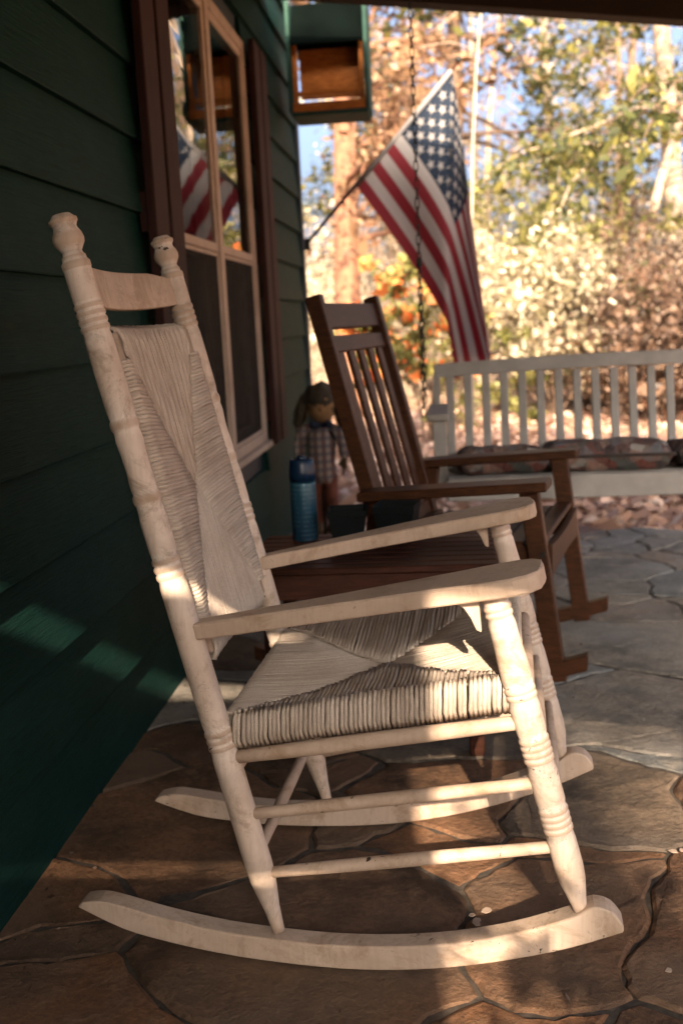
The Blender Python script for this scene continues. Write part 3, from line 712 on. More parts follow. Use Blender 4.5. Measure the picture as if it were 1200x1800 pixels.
m, nt, b = new_mat('can_label'); MT['can'] = m
tc = mapping(nt); sx = node(nt, 'ShaderNodeSeparateXYZ'); nt.links.new(tc, sx.inputs[0])
wv = node(nt, 'ShaderNodeTexWave', wave_type='BANDS', bands_direction='Z'); setin(wv, Scale=28.0, Distortion=0.0); nt.links.new(tc, wv.inputs[0])
wn = noise(nt, mapping(nt, scale=(90, 90, 30)), 1.0, 2)
mm = node(nt, 'ShaderNodeMath', operation='MULTIPLY'); nt.links.new(maprange(nt, wv.outputs['Fac'], 0.8, 0.9, 0, 0.45), mm.inputs[0]); nt.links.new(maprange(nt, wn, 0.45, 0.55), mm.inputs[1])
c = ramp(nt, sx.outputs[2], [(0.02, (0.012, 0.042, 0.085)), (0.14, (0.020, 0.080, 0.125)), (0.15, (0.024, 0.090, 0.135))])
c = mix(nt, mm.outputs[0], c, (0.14, 0.21, 0.24)); nt.links.new(c, b.inputs['Base Color']); setin(b, Roughness=0.35, Metallic=0.2)
MT['cap'] = mat_plain('blue_cap', (0.004, 0.018, 0.05), 0.35, 0.1, 10, 0, 0.0)
def lathe(name, prof, mat, parent, n=24, loc=(0, 0, 0), smooth=True):
    mb = MB(); vs_ = [(loc[0]+r*math.cos(2*math.pi*j/n), loc[1]+r*math.sin(2*math.pi*j/n), loc[2]+z) for z, r in prof for j in range(n)]
    fs = [(i*n+j, i*n+(j+1) % n, (i+1)*n+(j+1) % n, (i+1)*n+j) for i in range(len(prof)-1) for j in range(n)] + [tuple(reversed(range(n))), tuple((len(prof)-1)*n+j for j in range(n))]
    return mb.add(vs_, fs, smooth).build(name, mat, parent)
can = empty('spray_can', (0.420, 2.545, 0.450)); tag(can, 'blue aerosol spray can with dark blue cap standing on the side table', 'spray can')
lathe('can_body', [(0.0, 0.029), (0.002, 0.031), (0.004, 0.032), (0.140, 0.032), (0.143, 0.0315), (0.146, 0.029)], MT['can'], can)
lathe('cap', [(0.147, 0.028), (0.148, 0.0325), (0.172, 0.0325), (0.184, 0.0305), (0.200, 0.029), (0.2015, 0.027), (0.2015, 0.022), (0.196, 0.021)], MT['cap'], can)
lathe('nozzle', [(0.196, 0.013), (0.207, 0.012), (0.209, 0.009)], MT['cap'], can, 12)
def square_pot(name, loc, w0, w1, h, rz, label):
    e = empty(name, loc, rz); tag(e, label, 'plant pot', 'black plant pots')
    mb = MB(); 
    def rg(w_, z): return [(-w_, -w_, z), (w_, -w_, z), (w_, w_, z), (-w_, w_, z)]
    R_ = [rg(w0, 0), rg(w1*0.965, h*0.80), rg(w1, h*0.80), rg(w1*1.02, h), rg(w1*0.95, h), rg(w1*0.90, h*0.78), rg(w0*0.92, 0.006)]
    vs_ = [q for r in R_ for q in r]; fs = [(i*4+j, i*4+(j+1) % 4, i*4+4+(j+1) % 4, i*4+4+j) for i in range(len(R_)-1) for j in range(4)] + [(3, 2, 1, 0), (24, 25, 26, 27)]
    mb.add(vs_, fs).build('pot_wall', MT['pot'], e, bevel=0.002)
    z = h*0.70; q = w0+(w1-w0)*0.65
    MB().add([(-q*.93, -q*.93, z), (q*.93, -q*.93, z), (q*.93, q*.93, z+0.004), (-q*.93, q*.93, z)], [(0, 1, 2, 3)]).build('soil', MT['mortar'], e)
MT['pot'].node_tree.nodes['Principled BSDF'].inputs['Specular IOR Level'].default_value = 0.15
square_pot('square_pot', (0.527, 2.535, 0.450), 0.036, 0.047, 0.078, R(4), 'small black square pot on the side table next to the spray can')
square_pot('square_pot', (0.648, 2.520, 0.450), 0.038, 0.050, 0.088, R(-8), 'larger black square pot on the side table, nearer the brown chair arm')

# ================================================================== PORCH SWING
BNC = MT['bench']
sw = empty('porch_swing', (1.42, 3.80, 0.40)); tag(sw, 'pale grey slat-back porch swing hanging on chains at the porch end', 'porch swing')
def Sx(x, y, z): return Vector((x-1.42, y-3.80, z-0.40))
BX0, BX1 = 0.735, 2.12
MB().box(Sx(BX0+0.03, 3.585, 0.352), Sx(BX1-0.03, 3.61, 0.432), bev=0.004).build('front_apron', BNC, sw)
for i in range(6):
    y = 3.615+i*0.068; MB().box(Sx(BX0+0.03, y, 0.415-0.008*i), Sx(BX1-0.03, y+0.058, 0.434-0.008*i), bev=0.004).build('seat_slat', BNC, sw)
for x in (BX0+0.05, 1.42, BX1-0.09): MB().bar(Sx(x, 3.612, 0.385), Sx(x, 4.02, 0.34), 0.04, 0.05, (0, 0, 1), 0.003).build('seat_bearer', BNC, sw)
def by(z): return 4.00+(z-0.38)*0.22
vs_ = []; fs = []; nA = 24
for i in range(nA+1):
    t = -1+2*i/nA; x = (BX0+BX1)/2 + t*((BX1-BX0)/2+0.01); zc = 0.772+0.016*(1-t*t); q = Sx(x, by(zc), zc)
    vs_ += [q+Vector((0, -0.016, -0.026)), q+Vector((0, 0.012, -0.028)), q+Vector((0, 0.019, 0.024)), q+Vector((0, -0.009, 0.026))]
for i in range(nA):
    for j in range(4): fs.append((i*4+j, i*4+(j+1) % 4, i*4+4+(j+1) % 4, i*4+4+j))
fs += [(3, 2, 1, 0), (nA*4, nA*4+1, nA*4+2, nA*4+3)]
fix_normals(MB().add(vs_, fs).build('top_rail', BNC, sw, bevel=0.004))
MB().bar(Sx(BX0+0.01, by(0.42), 0.42), Sx(BX1-0.01, by(0.42), 0.42), 0.028, 0.050, (0, 0.2, 1), 0.004).build('bottom_rail', BNC, sw)
nS = 20
for i in range(nS):
    x = BX0+0.050+(BX1-BX0-0.10)*i/(nS-1)
    MB().bar(Sx(x, by(0.445), 0.446), Sx(x, by(0.755), 0.757), 0.030, 0.016, (0, 1, -0.2), 0.003).build('back_slat', BNC, sw)
for x in (BX0, BX1):
    MB().bar(Sx(x, by(0.34), 0.36), Sx(x, by(0.74), 0.752), 0.026, 0.045, (0, 1, -0.2), 0.003).build('end_stile', BNC, sw)
    MB().bar(Sx(x+0.006, 3.60, 0.640), Sx(x+0.006, 4.045, 0.640), 0.075, 0.022, (0, 0, 1), 0.004).build('arm', BNC, sw)
    MB().box(Sx(x-0.012, 3.63, 0.36), Sx(x+0.034, 3.675, 0.628), bev=0.003).build('arm_post', BNC, sw)
# chains: each link its own torus-like ring, alternating
def link_mesh():
    mb = MB(); pts = []
    n_ = 12
    for i in range(n_):
        a = 2*math.pi*i/n_; pts.append(Vector((0.0075*math.cos(a), 0, 0.0105*math.sin(a)+(0.009 if math.sin(a) > 0.01 else (-0.009 if math.sin(a) < -0.01 else 0)))))
    m_ = 6
    for i in range(n_):
        d = (pts[(i+1) % n_]-pts[i-1]).normalized(); e = Vector((0, 1, 0)); q = d.cross(e)
        for j in range(m_):
            an = 2*math.pi*j/m_; mb.v.append(tuple(pts[i]+(e*math.cos(an)+q*math.sin(an))*0.0019))
    for i in range(n_):
        for j in range(m_):
            mb.f.append((i*m_+j, i*m_+(j+1) % m_, ((i+1) % n_)*m_+(j+1) % m_, ((i+1) % n_)*m_+j)); mb.sm.append(True); mb.mi.append(0)
    return mb
lo_ = link_mesh().build('chain_link', MT['black'], sw)
first = True
def chain(a, b):
    global first
    a, b = Vector(a), Vector(b); d = b-a; n_ = int(d.length/0.030); q0 = d.to_track_quat('Z', 'Y')
    for i in range(n_):
        o = lo_ if first else lo_.copy()
        if not first: COL.objects.link(o)
        first = False
        o.location = a+d*((i+0.5)/n_); o.rotation_mode = 'QUATERNION'; o.rotation_quaternion = q0 @ Matrix.Rotation((i % 2)*math.pi/2+0.3, 3, 'Z').to_quaternion()
for x in (BX0-0.042, BX1+0.042):
    J = Sx(x, 3.80, 1.165); T_ = Sx(x, 3.80, 2.335-RS*x)
    chain(Sx(x, 3.65, 0.642), J); chain(Sx(x, 4.02, 0.66), J); chain(J, T_)
    MB().box(J+Vector((-0.010, -0.010, -0.016)), J+Vector((0.010, 0.010, 0.016)), bev=0.003).build('chain_coupling', MT['black'], sw)
# cushions on the swing
m, nt, b = new_mat('floral_cushion'); MT['cushion'] = m
vv = mapping(nt)
vo = node(nt, 'ShaderNodeTexVoronoi'); setin(vo, Scale=30.0, Randomness=1.0); nt.links.new(vv, vo.inputs['Vector'])
sx = node(nt, 'ShaderNodeSeparateColor'); nt.links.new(vo.outputs['Color'], sx.inputs[0])
c = ramp(nt, sx.outputs[0], [(0, (0.05, 0.058, 0.060)), (0.25, (0.24, 0.075, 0.055)), (0.45, (0.10, 0.135, 0.125)), (0.65, (0.32, 0.19, 0.15)), (0.85, (0.16, 0.17, 0.19)), (1, (0.42, 0.37, 0.32))])
c = mix(nt, maprange(nt, noise(nt, vv, 14.0, 5), 0.42, 0.62, 0, 0.4), c, (0.05, 0.04, 0.04)); nt.links.new(c, b.inputs['Base Color']); setin(b, Roughness=0.9); bump(nt, b, noise(nt, mapping(nt, scale=(9, 3, 9)), 3.0, 5, 0.6, 1.0), 0.8, 0.03)
MT['bow_cloth'] = mat_plain('dark_piping', (0.05, 0.035, 0.03), 0.9, 0.2, 40)
def cushion(x0, x1, y0, y1, zb_, h, rz, label, seed):
    rr = random.Random(seed); nx_, ny_ = 22, 14; mb = MB(); ph = [rr.uniform(0, 6) for _ in range(4)]
    cx_, cy_ = (x0+x1)/2, (y0+y1)/2
    def pt(i, j, side):
        a, b_ = -1+2*i/nx_, -1+2*j/ny_
        t = (1-abs(a)**8)*(1-abs(b_)**8); t = max(0, t)**0.4
        z = h*0.42 + side*h*0.5*t*(0.90+0.09*math.sin(a*3+ph[0])*math.cos(b_*2+ph[1]) + 0.035*math.sin(a*11+ph[2]))
        if side < 0: z = max(0.0, z)
        return ((x1-x0)/2*a*(1-0.03*math.cos(b_*2)), (y1-y0)/2*b_*(1-0.04*math.cos(a*2)), z)
    top = [pt(i, j, 1) for j in range(ny_+1) for i in range(nx_+1)]; bot = [pt(i, j, -1) for j in range(ny_+1) for i in range(nx_+1)]
    F = [(j*(nx_+1)+i, j*(nx_+1)+i+1, (j+1)*(nx_+1)+i+1, (j+1)*(nx_+1)+i) for j in range(ny_) for i in range(nx_)]
    mb.add(top, F, True); mb.add(bot, [tuple(reversed(f)) for f in F], True)
    o = mb.build('seat_cushion', MT['cushion'])
    pp = []
    for i in range(0, nx_+1): pp.append(pt(i, 0, 0))
    for j in range(1, ny_+1): pp.append(pt(nx_, j, 0))
    for i in range(nx_-1, -1, -1): pp.append(pt(i, ny_, 0))
    for j in range(ny_-1, -1, -1): pp.append(pt(0, j, 0))
    MB().tube(pp, 0.006, 6, True, False).build('piping', MT['bow_cloth'], o)
    o.location = (cx_, cy_, zb_); o.rotation_euler = (R(-6), 0, rz)
    tag(o, label, 'cushion', 'cushions on the porch swing')
cushion(0.80, 1.10, 3.58, 3.98, 0.420, 0.110, R(3), 'floral cushion at the chain end of the porch swing seat', 3)
cushion(1.10, 1.52, 3.575, 3.98, 0.420, 0.122, R(-2), 'rumpled floral cushion in the middle of the porch swing seat', 5)
cushion(1.53, 2.06, 3.575, 3.98, 0.420, 0.118, R(1), 'long floral cushion at the outer end of the porch swing', 9)

# ================================================================== FLAG
fl = empty('flag', (0.02, 6.02, 1.41)); tag(fl, 'stars and stripes flag drooping from a slanted pole at the house corner', 'flag')
FO = Vector((0.02, 6.02, 1.41))
def Pf(px, py, dep=0.0):
    """flag drawing plane (parallel to the porch end): metres right of and above a point on the pole"""
    return Vector((px, dep, py))
Bp = Vector((0.292, 0.0, 0.292)); Tp = Vector((0.833, 0.0, 0.860))     # hoist ends on the pole, relative to the bracket
MB().tube([Vector((0, 0, 0)), Vector((0.862, 0, 0.890))], 0.010, 10).build('pole', MT['brown_wood'], fl)
lathe('finial', [(-0.01, 0.008), (0.0, 0.016), (0.012, 0.018), (0.024, 0.012), (0.03, 0.004)], MT['black'], fl, 12, (0.866, 0, 0.896))
MB().box((-0.03, -0.02, -0.035), (0.02, 0.02, 0.03), bev=0.004).build('bracket', MT['black'], fl)
m, nt, b = new_mat('flag_red'); MT['fred'] = m
def mat_cloth(name, c):
    m, nt, b = new_mat(name); n = noise(nt, mapping(nt), 300.0, 2)
    nt.links.new(ramp(nt, n, [(0.3, tuple(x*0.88 for x in c)), (0.7, c)]), b.inputs['Base Color']); setin(b, Roughness=0.8)
    t = node(nt, 'ShaderNodeBsdfTranslucent'); t.inputs[0].default_value = (*c, 1)
    mx = node(nt, 'ShaderNodeMixShader'); mx.inputs[0].default_value = 0.35
    nt.links.new(b.outputs[0], mx.inputs[1]); nt.links.new(t.outputs[0], mx.inputs[2]); nt.links.new(mx.outputs[0], nt.nodes['Material Output'].inputs[0]); return m
MT['fred'] = mat_cloth('flag_red_cloth', (0.20, 0.014, 0.022)); MT['fwhite'] = mat_cloth('flag_white_cloth', (0.40, 0.36, 0.33)); MT['fblue'] = mat_cloth('flag_blue_cloth', (0.004, 0.014, 0.034))
XF = 0.833                                            # the fold hangs straight down from the pole tip
K = 311.0
def flag_pt(s, t):
    """s: 0 bottom stripe .. 1 top stripe at the hoist; t: 0 hoist .. 1 fly"""
    Lf = 1.50; L = t*Lf
    h = Bp+(Tp-Bp)*s
    d1 = Vector((0.581, 0.0, -0.814)); l1 = max(0.0, (XF-h.x)/d1.x)
    z_f = h.z + d1.z*l1
    lean_ = 0.055
    if L <= l1:
        q = h+d1*L; a = L/max(l1, 1e-4)
        q.y += 0.07*math.sin(a*math.pi)*(1-s)*math.sin(s*8+1) - 0.03*a*(1-s)
        q.x += lean_*(q.z-0.86)*a*a
        return q
    rem = Lf-l1; f = (L-l1)/rem
    ze = min(-0.645 - 0.165*(1-s)**1.6, z_f-0.02); dz = ze-z_f
    kx = 0.15+0.17*min(1.0, (1-s)/0.6)*min(1.0, 0.2+s*2.2); dx = -kx*dz
    dep = math.sqrt(max(0.0, rem*rem-dx*dx-dz*dz))*0.75
    q = Vector((XF+dx*f**0.9, -0.03*(1-s)*(1-f) + dep*f**0.75 + 0.05*min(1, f*6), z_f+dz*f))
    q.y += 0.035*math.sin(f*5+s*7)
    q.x += lean_*(q.z-0.86)
    return q
NSs, NT = 39, 60
vs_ = [flag_pt(i/NSs, j/NT) for i in range(NSs+1) for j in range(NT+1)]
mb = MB()
for i in range(NSs):
    for j in range(NT):
        stripe = int((i+0.5)/NSs*13); canton = (j+0.5)/NT < 0.40 and (i+0.5)/NSs > 6/13
        mb.f.append((i*(NT+1)+j, i*(NT+1)+j+1, (i+1)*(NT+1)+j+1, (i+1)*(NT+1)+j)); mb.sm.append(True)
        mb.mi.append(2 if canton else (0 if stripe % 2 == 0 else 1))
mb.v = [tuple(v) for v in vs_]
cl = mb.build('cloth', [MT['fred'], MT['fwhite'], MT['fblue']], fl)
# white hoist sleeve round the pole, and the star print on both faces
MB().tube([Bp+(Tp-Bp)*(-0.0), Bp+(Tp-Bp)*0.99], 0.0125, 10).build('hoist_sleeve', MT['fwhite'], fl)
mb = MB()
for row in range(9):
    for c_ in range(6 if row % 2 == 0 else 5):
        t0 = 0.40*((c_+0.5)/6 if row % 2 == 0 else (c_+1)/6); s0 = 6/13 + (7/13)*(row+0.7)/9.4
        for off in (-1, 1):
            ring_ = []
            for k_ in range(10):
                a = math.pi/2+k_*math.pi/5; rr = 0.030 if k_ % 2 == 0 else 0.012
                ring_.append((s0+rr*math.sin(a)/0.80, t0+rr*math.cos(a)/1.50))
            ctr = flag_pt(s0, t0); nrm = (flag_pt(s0+0.01, t0)-ctr).cross(flag_pt(s0, t0+0.01)-ctr).normalized()*0.0025*off
            pts = [ctr+nrm*1.5]+[flag_pt(max(0, min(1, a)), max(0, b_))+nrm for a, b_ in ring_]
            mb.add(pts, [(0, 1+k_, 1+(k_+1) % 10) for k_ in range(10)])
mb.build('star_print', MT['fwhite'], fl)

# ================================================================== BIRD FEEDER under the porch end
m = mat_wood('cedar', (0.30, 0.080, 0.015), (0.68, 0.240, 0.052), 0.35, (6, 30, 30)); MT['cedar'] = m
MT['fgreen'] = mat_plain('green_poly', (0.022, 0.055, 0.040), 0.7, 0.15, 20); MT['fgreen'].node_tree.nodes['Principled BSDF'].inputs['Specular IOR Level'].default_value = 0.15
MT['fdark'] = mat_plain('dark_green_gloss', (0.0008, 0.0022, 0.0016), 0.9, 0.3, 9, 0, 0.3); MT['fdark'].node_tree.nodes['Principled BSDF'].inputs['Specular IOR Level'].default_value = 0.05
MT['seed'] = mat_plain('bird_seed', (0.55, 0.32, 0.13), 0.8, 0.4, 120, 0, 0.8)
bf = empty('bird_feeder', (0.252, 5.48, 1.962)); bf.scale = (1.12, 1.12, 1.12); tag(bf, 'hanging green and cedar bird feeder at the house corner', 'bird feeder')
W2, D2 = 0.165, 0.12
MB().box((-W2, -D2, 0.0), (W2, D2, 0.016), bev=0.003).build('tray_floor', MT['fgreen'], bf)
for s in (-1, 1):
    MB().box((s*W2-0.008, -D2, 0.017), (s*W2+0.008, D2, 0.47), bev=0.002).build('side_panel', MT['fgreen'], bf)
    MB().box((-W2+0.009, s*(D2-0.010)-0.008, 0.017), (W2-0.009, s*(D2-0.010)+0.008, 0.055), bev=0.002).build('tray_lip', MT['cedar'], bf)
    MB().box((s*(W2-0.022)-0.010, -D2+0.022, 0.018), (s*(W2-0.022)+0.010, -D2+0.042, 0.295), bev=0.002).build('corner_post', MT['cedar'], bf)
MB().box((-W2+0.034, -0.02, 0.085), (W2-0.034, -0.006, 0.290), bev=0.002).build('hopper_front', MT['cedar'], bf)
MB().box((-W2+0.034, -D2+0.022, 0.085), (W2-0.034, -D2+0.040, 0.105), bev=0.002).build('perch_bar', MT['cedar'], bf)
MB().box((-W2+0.012, -D2+0.05, 0.018), (W2-0.012, D2-0.03, 0.045), bev=0.008).build('seed', MT['seed'], bf)
mb = MB(); mb.add([(-W2+0.009, -D2-0.02, 0.285), (W2-0.009, -D2-0.02, 0.285), (W2-0.009, 0.0, 0.47), (-W2+0.009, 0.0, 0.47), (-W2+0.009, -D2-0.02, 0.298), (W2-0.009, -D2-0.02, 0.298), (W2-0.009, 0.0, 0.483), (-W2+0.009, 0.0, 0.483)], [(0,3,2,1),(4,5,6,7),(0,1,5,4),(1,2,6,5),(2,3,7,6),(3,0,4,7)]); mb.build('roof_panel', MT['fdark'], bf)
mb = MB(); mb.add([(-W2+0.009, 0.001, 0.47), (W2-0.009, 0.001, 0.47), (W2-0.009, D2+0.02, 0.285), (-W2+0.009, D2+0.02, 0.285), (-W2+0.009, 0.001, 0.483), (W2-0.009, 0.001, 0.483), (W2-0.009, D2+0.02, 0.298), (-W2+0.009, D2+0.02, 0.298)], [(0,3,2,1),(4,5,6,7),(0,1,5,4),(1,2,6,5),(2,3,7,6),(3,0,4,7)]); mb.build('roof_panel', MT['fdark'], bf)
MB().tube([(0, 0, 0.478), (0, 0, 0.56), (-0.05, 0, 0.60), (-0.222, 0, 0.60)], 0.006, 8).build('hanging_bracket', MT['black'], bf)

# ================================================================== SCARECROW DOLL
sd_ = empty('scarecrow_doll', (0.205, 4.70, 0.0)); tag(sd_, 'small straw-hatted scarecrow doll in a checked shirt by the house corner', 'scarecrow doll')
m, nt, b = new_mat('checked_shirt'); MT['plaid'] = m
tc = mapping(nt); w1 = node(nt, 'ShaderNodeTexWave', bands_direction='X'); setin(w1, Scale=9.0); w2 = node(nt, 'ShaderNodeTexWave', bands_direction='Z'); setin(w2, Scale=9.0)
nt.links.new(tc, w1.inputs[0]); nt.links.new(tc, w2.inputs[0])
c = mix(nt, w1.outputs['Fac'], (0.46, 0.38, 0.34), (0.20, 0.09, 0.075)); c = mix(nt, maprange(nt, w2.outputs['Fac'], 0.3, 0.8, 0, 0.6), c, (0.10, 0.11, 0.14)); nt.links.new(c, b.inputs['Base Color']); setin(b, Roughness=0.9)
MT['burlap'] = mat_plain('burlap', (0.42, 0.23, 0.10), 0.9, 0.3, 30, 0, 0.4); MT['hat'] = mat_plain('straw_hat', (0.07, 0.052, 0.032), 0.9, 0.3, 60, 0, 0.5)
MT['straw'] = mat_plain('straw', (0.10, 0.06, 0.025), 0.9, 0.35, 60, 0, 0.3); MT['bow'] = mat_plain('dark_blue_bow', (0.012, 0.022, 0.05), 0.8, 0.2, 30); MT['denim'] = mat_plain('rust_trousers', (0.18, 0.055, 0.03), 0.9, 0.3, 25)
MB().tube([(0, 0, -0.01), (0, 0, 0.30)], 0.010, 8).build('stake', MT['roofwood'], sd_)
lathe('shirt', [(0.27, 0.045), (0.30, 0.062), (0.36, 0.058), (0.43, 0.062), (0.49, 0.060), (0.525, 0.035), (0.54, 0.020)], MT['plaid'], sd_, 16)
lathe('head', [(0.535, 0.018), (0.55, 0.040), (0.575, 0.056), (0.61, 0.060), (0.645, 0.052), (0.665, 0.030), (0.672, 0.008)], MT['burlap'], sd_, 18, (0.012, -0.008, 0))
hb_ = MB(); 
hp = [(0.622, 0.066), (0.630, 0.074), (0.648, 0.066), (0.675, 0.060), (0.698, 0.048), (0.714, 0.030), (0.720, 0.006)]
lathe('hat', hp, MT['hat'], sd_, 18, (0.008, 0, 0))
for s in (-1, 1):
    MB().tube([(s*0.045, 0, 0.51), (s*0.082, -0.01, 0.50), (s*0.098, -0.015, 0.44), (s*0.100, -0.02, 0.38)], [0.030, 0.030, 0.026, 0.024], 10).build('sleeve', MT['plaid'], sd_)
    MB().tube([(s*0.100, -0.02, 0.385), (s*0.101, -0.022, 0.35), (s*0.103, -0.024, 0.33)], [0.014, 0.022, 0.008], 8).build('straw_hand', MT['straw'], sd_)
    MB().tube([(s*0.028, 0, 0.30), (s*0.036, -0.004, 0.20), (s*0.038, -0.004, 0.09)], [0.034, 0.030, 0.030], 10).build('trouser_leg', MT['denim'], sd_)
    MB().tube([(s*0.038, -0.004, 0.095), (s*0.040, -0.006, 0.05), (s*0.042, -0.008, 0.02)], [0.016, 0.026, 0.020], 8).build('straw_foot', MT['straw'], sd_)
    MB().tube([(0.012, -0.056, 0.53), (0.012+s*0.030, -0.060, 0.535), (0.012+s*0.050, -0.058, 0.532)], [0.006, 0.018, 0.016], 8).build('bow', MT['bow'], sd_)
    MB().tube([(s*0.040, 0.01, 0.660), (s*0.070, 0.004, 0.640), (s*0.088, -0.004, 0.590), (s*0.094, -0.010, 0.535), (s*0.092, -0.012, 0.505)], [0.020, 0.026, 0.026, 0.024, 0.010], 8).build('hat_flap', MT['hat'], sd_)
    MB().tube([(s*0.040, -0.02, 0.645), (s*0.056, -0.02, 0.60), (s*0.058, -0.022, 0.55)], [0.012, 0.016, 0.006], 8).build('straw_hair', MT['straw'], sd_)
    MB().tube([(0.012+s*0.022, -0.058, 0.617), (0.012+s*0.022, -0.064, 0.617)], 0.006, 8).build('eye', MT['black'], sd_)
MB().tube([(0.012, -0.060, 0.60), (0.012, -0.075, 0.597)], [0.009, 0.003], 6).build('nose', MT['denim'], sd_)

for o in list(sd_.children):
    if o.name.split('.')[0] in ('shirt', 'hat', 'sleeve', 'hat_flap', 'straw_hair', 'trouser_leg', 'straw_hand', 'straw_foot'):
        for v_ in o.data.vertices:
            a = v_.co; v_.co = a + Vector((0.007*math.sin(a.z*90+a.y*70)+rnd.gauss(0, .0022), 0.007*math.sin(a.z*75+a.x*80)+rnd.gauss(0, .0022), 0.004*math.sin(a.x*110)))
for (x, y, z, n_) in ((-0.10, -0.022, 0.36, 9), (0.10, -0.022, 0.36, 9), (-0.055, -0.02, 0.60, 7), (0.062, -0.02, 0.60, 7), (0.0, -0.03, 0.525, 8), (-0.038, -0.004, 0.09, 8), (0.038, -0.004, 0.09, 8)):
    for q in range(n_):
        dx, dy = rnd.gauss(0, .014), rnd.gauss(0, .014)
        MB().tube([(x, y, z), (x+dx*0.6, y+dy*0.6, z-0.03), (x+dx*1.5, y+dy*1.5, z-rnd.uniform(.05, .075))], [0.0022, 0.0018, 0.001], 4).build('straw', MT['straw'], sd_)

# ================================================================== WOOD BEHIND
MT['bark'] = mat_plain('bark', (0.12, 0.075, 0.048), 0.9, 0.4, 14, 0, 0.6)
MT['pale_bark'] = mat_plain('pale_bark', (0.30, 0.225, 0.16), 0.9, 0.3, 14, 0, 0.5)
MT['red_bark'] = mat_plain('red_bark', (0.17, 0.075, 0.04), 0.9, 0.35, 10, 0, 0.6)
LF = dict(
 pine=mat_leaf('pine_needles', [(0, (0.016, 0.022, 0.006)), (0.45, (0.055, 0.060, 0.012)), (0.8, (0.125, 0.115, 0.022)), (1, (0.23, 0.19, 0.045))]),
 copper=mat_leaf('copper_leaves', [(0, (0.075, 0.036, 0.018)), (0.5, (0.17, 0.090, 0.046)), (1, (0.31, 0.19, 0.105))]),
 yellow=mat_leaf('yellow_green_leaves', [(0, (0.065, 0.072, 0.014)), (0.5, (0.17, 0.160, 0.036)), (1, (0.36, 0.31, 0.095))]),
 cream=mat_leaf('pale_leaves', [(0, (0.13, 0.110, 0.050)), (0.45, (0.35, 0.285, 0.17)), (1, (0.62, 0.53, 0.39))]),
 rust=mat_leaf('rust_leaves', [(0, (0.035, 0.022, 0.014)), (0.5, (0.105, 0.060, 0.038)), (1, (0.21, 0.13, 0.082))]),
 olive=mat_leaf('olive_leaves', [(0, (0.0392, 0.0434, 0.0133)), (0.5, (0.1050, 0.1008, 0.0259)), (1, (0.2275, 0.1925, 0.0616))]),
 orange=mat_leaf('orange_flowers', [(0, (0.938, 0.163, 0.037)), (1, (0.950, 0.350, 0.100))], 0.3),
 litter=mat_leaf('fallen_leaf', [(0, (0.150, 0.081, 0.062)), (0.4, (0.350, 0.200, 0.138)), (0.75, (0.525, 0.338, 0.250)), (1, (0.688, 0.500, 0.375))], 0.1),
)
def leaf_quads(P, size, flat=0.0, asp=0.55):
    """P (n,3) centres -> (n,4,3) small leaf quads, random turn"""
    n = len(P); a = rng.normal(size=(n, 3)); a[:, 2] *= (1-flat); a /= np.linalg.norm(a, axis=1, keepdims=True)
    b_ = rng.normal(size=(n, 3)); b_ -= (b_*a).sum(1, keepdims=True)*a; b_ /= np.linalg.norm(b_, axis=1, keepdims=True)
    s_ = size*np.exp(rng.normal(-0.25, 0.5, (n, 1))); a = a*s_; b_ = b_*s_*asp
    return np.stack([P-a, P-b_*0.9+a*0.1, P+a, P+b_*0.9+a*0.1], 1)
def clumps(centres, per, spread, squash=0.7):
    c_ = np.repeat(np.asarray(centres, float), per, 0); o_ = rng.normal(size=c_.shape)*spread; o_[:, 2] *= squash; return c_+o_
def limb(mb, a, d, L, r, depth, tips, droop=0.0, split=3, wig=0.18, n=5):
    pts = [Vector(a)]; d = Vector(d).normalized(); k_ = 6; rad = [r]
    for i in range(k_):
        d = (d + Vector((rnd.gauss(0, wig), rnd.gauss(0, wig), rnd.gauss(0, wig)-droop))).normalized()
        pts.append(pts[-1]+d*L/k_); rad.append(max(0.003, r*(1-0.75*(i+1)/k_)))
    mb.tube(pts, rad, n, True, False)
    if depth <= 0:
        tips += pts[2:]; return
    for i in range(split):
        q = rnd.randint(2, k_); nd = (d*0.7 + Vector((rnd.gauss(0, .6), rnd.gauss(0, .6), rnd.gauss(0.1, .4)))).normalized()
        limb(mb, pts[q], nd, L*rnd.uniform(.45, .7), rad[q]*0.75, depth-1, tips, droop, split, wig, n)
    tips += pts[4:]
def tree(name, label, x, y, H, r, bark, leaf, limbs, z0, llen, per, spread, size, lean=(0, 0), droop=0.0, depth=1, split=3, group='trees of the wood beyond the porch', rise=0.35, aim=None, squash=0.7, flat=0.0):
    zg = ground_z(x, y)-0.1; e = empty(name, (x, y, zg)); tag(e, label, 'tree', group)
    mb = MB(); k_ = 10; tp = [Vector((lean[0]*t*t + 0.06*math.sin(t*5+x), lean[1]*t*t+0.05*math.cos(t*4+y), H*t)) for t in [i/k_ for i in range(k_+1)]]
    mb.tube(tp, [r*(1.15-0.9*i/k_) for i in range(k_+1)], 9, True, False)
    tips = []
    for i in range(limbs):
        z = z0+(H-z0)*(i+rnd.random())/limbs; t = z/H; q = Vector((lean[0]*t*t, lean[1]*t*t, z))
        an = rnd.uniform(0, 2*math.pi) if aim is None else rnd.gauss(aim, 0.75)
        ll = llen*(1.05-0.65*max(0, (z-z0)/(H-z0)))*rnd.uniform(0.75, 1.2)
        limb(mb, q, (math.cos(an), math.sin(an), rise), ll, r*0.30*(1-0.5*t), depth, tips, droop, split)
    mb.build('trunk', bark, e)
    if leaf is not None and tips:
        P = clumps([tuple(t) for t in tips], int(per*(1.7 if y > 0 else 1.0)), spread, squash)
        np_quads('crown', leaf_quads(P, size*0.72, flat), leaf, e)
    return e
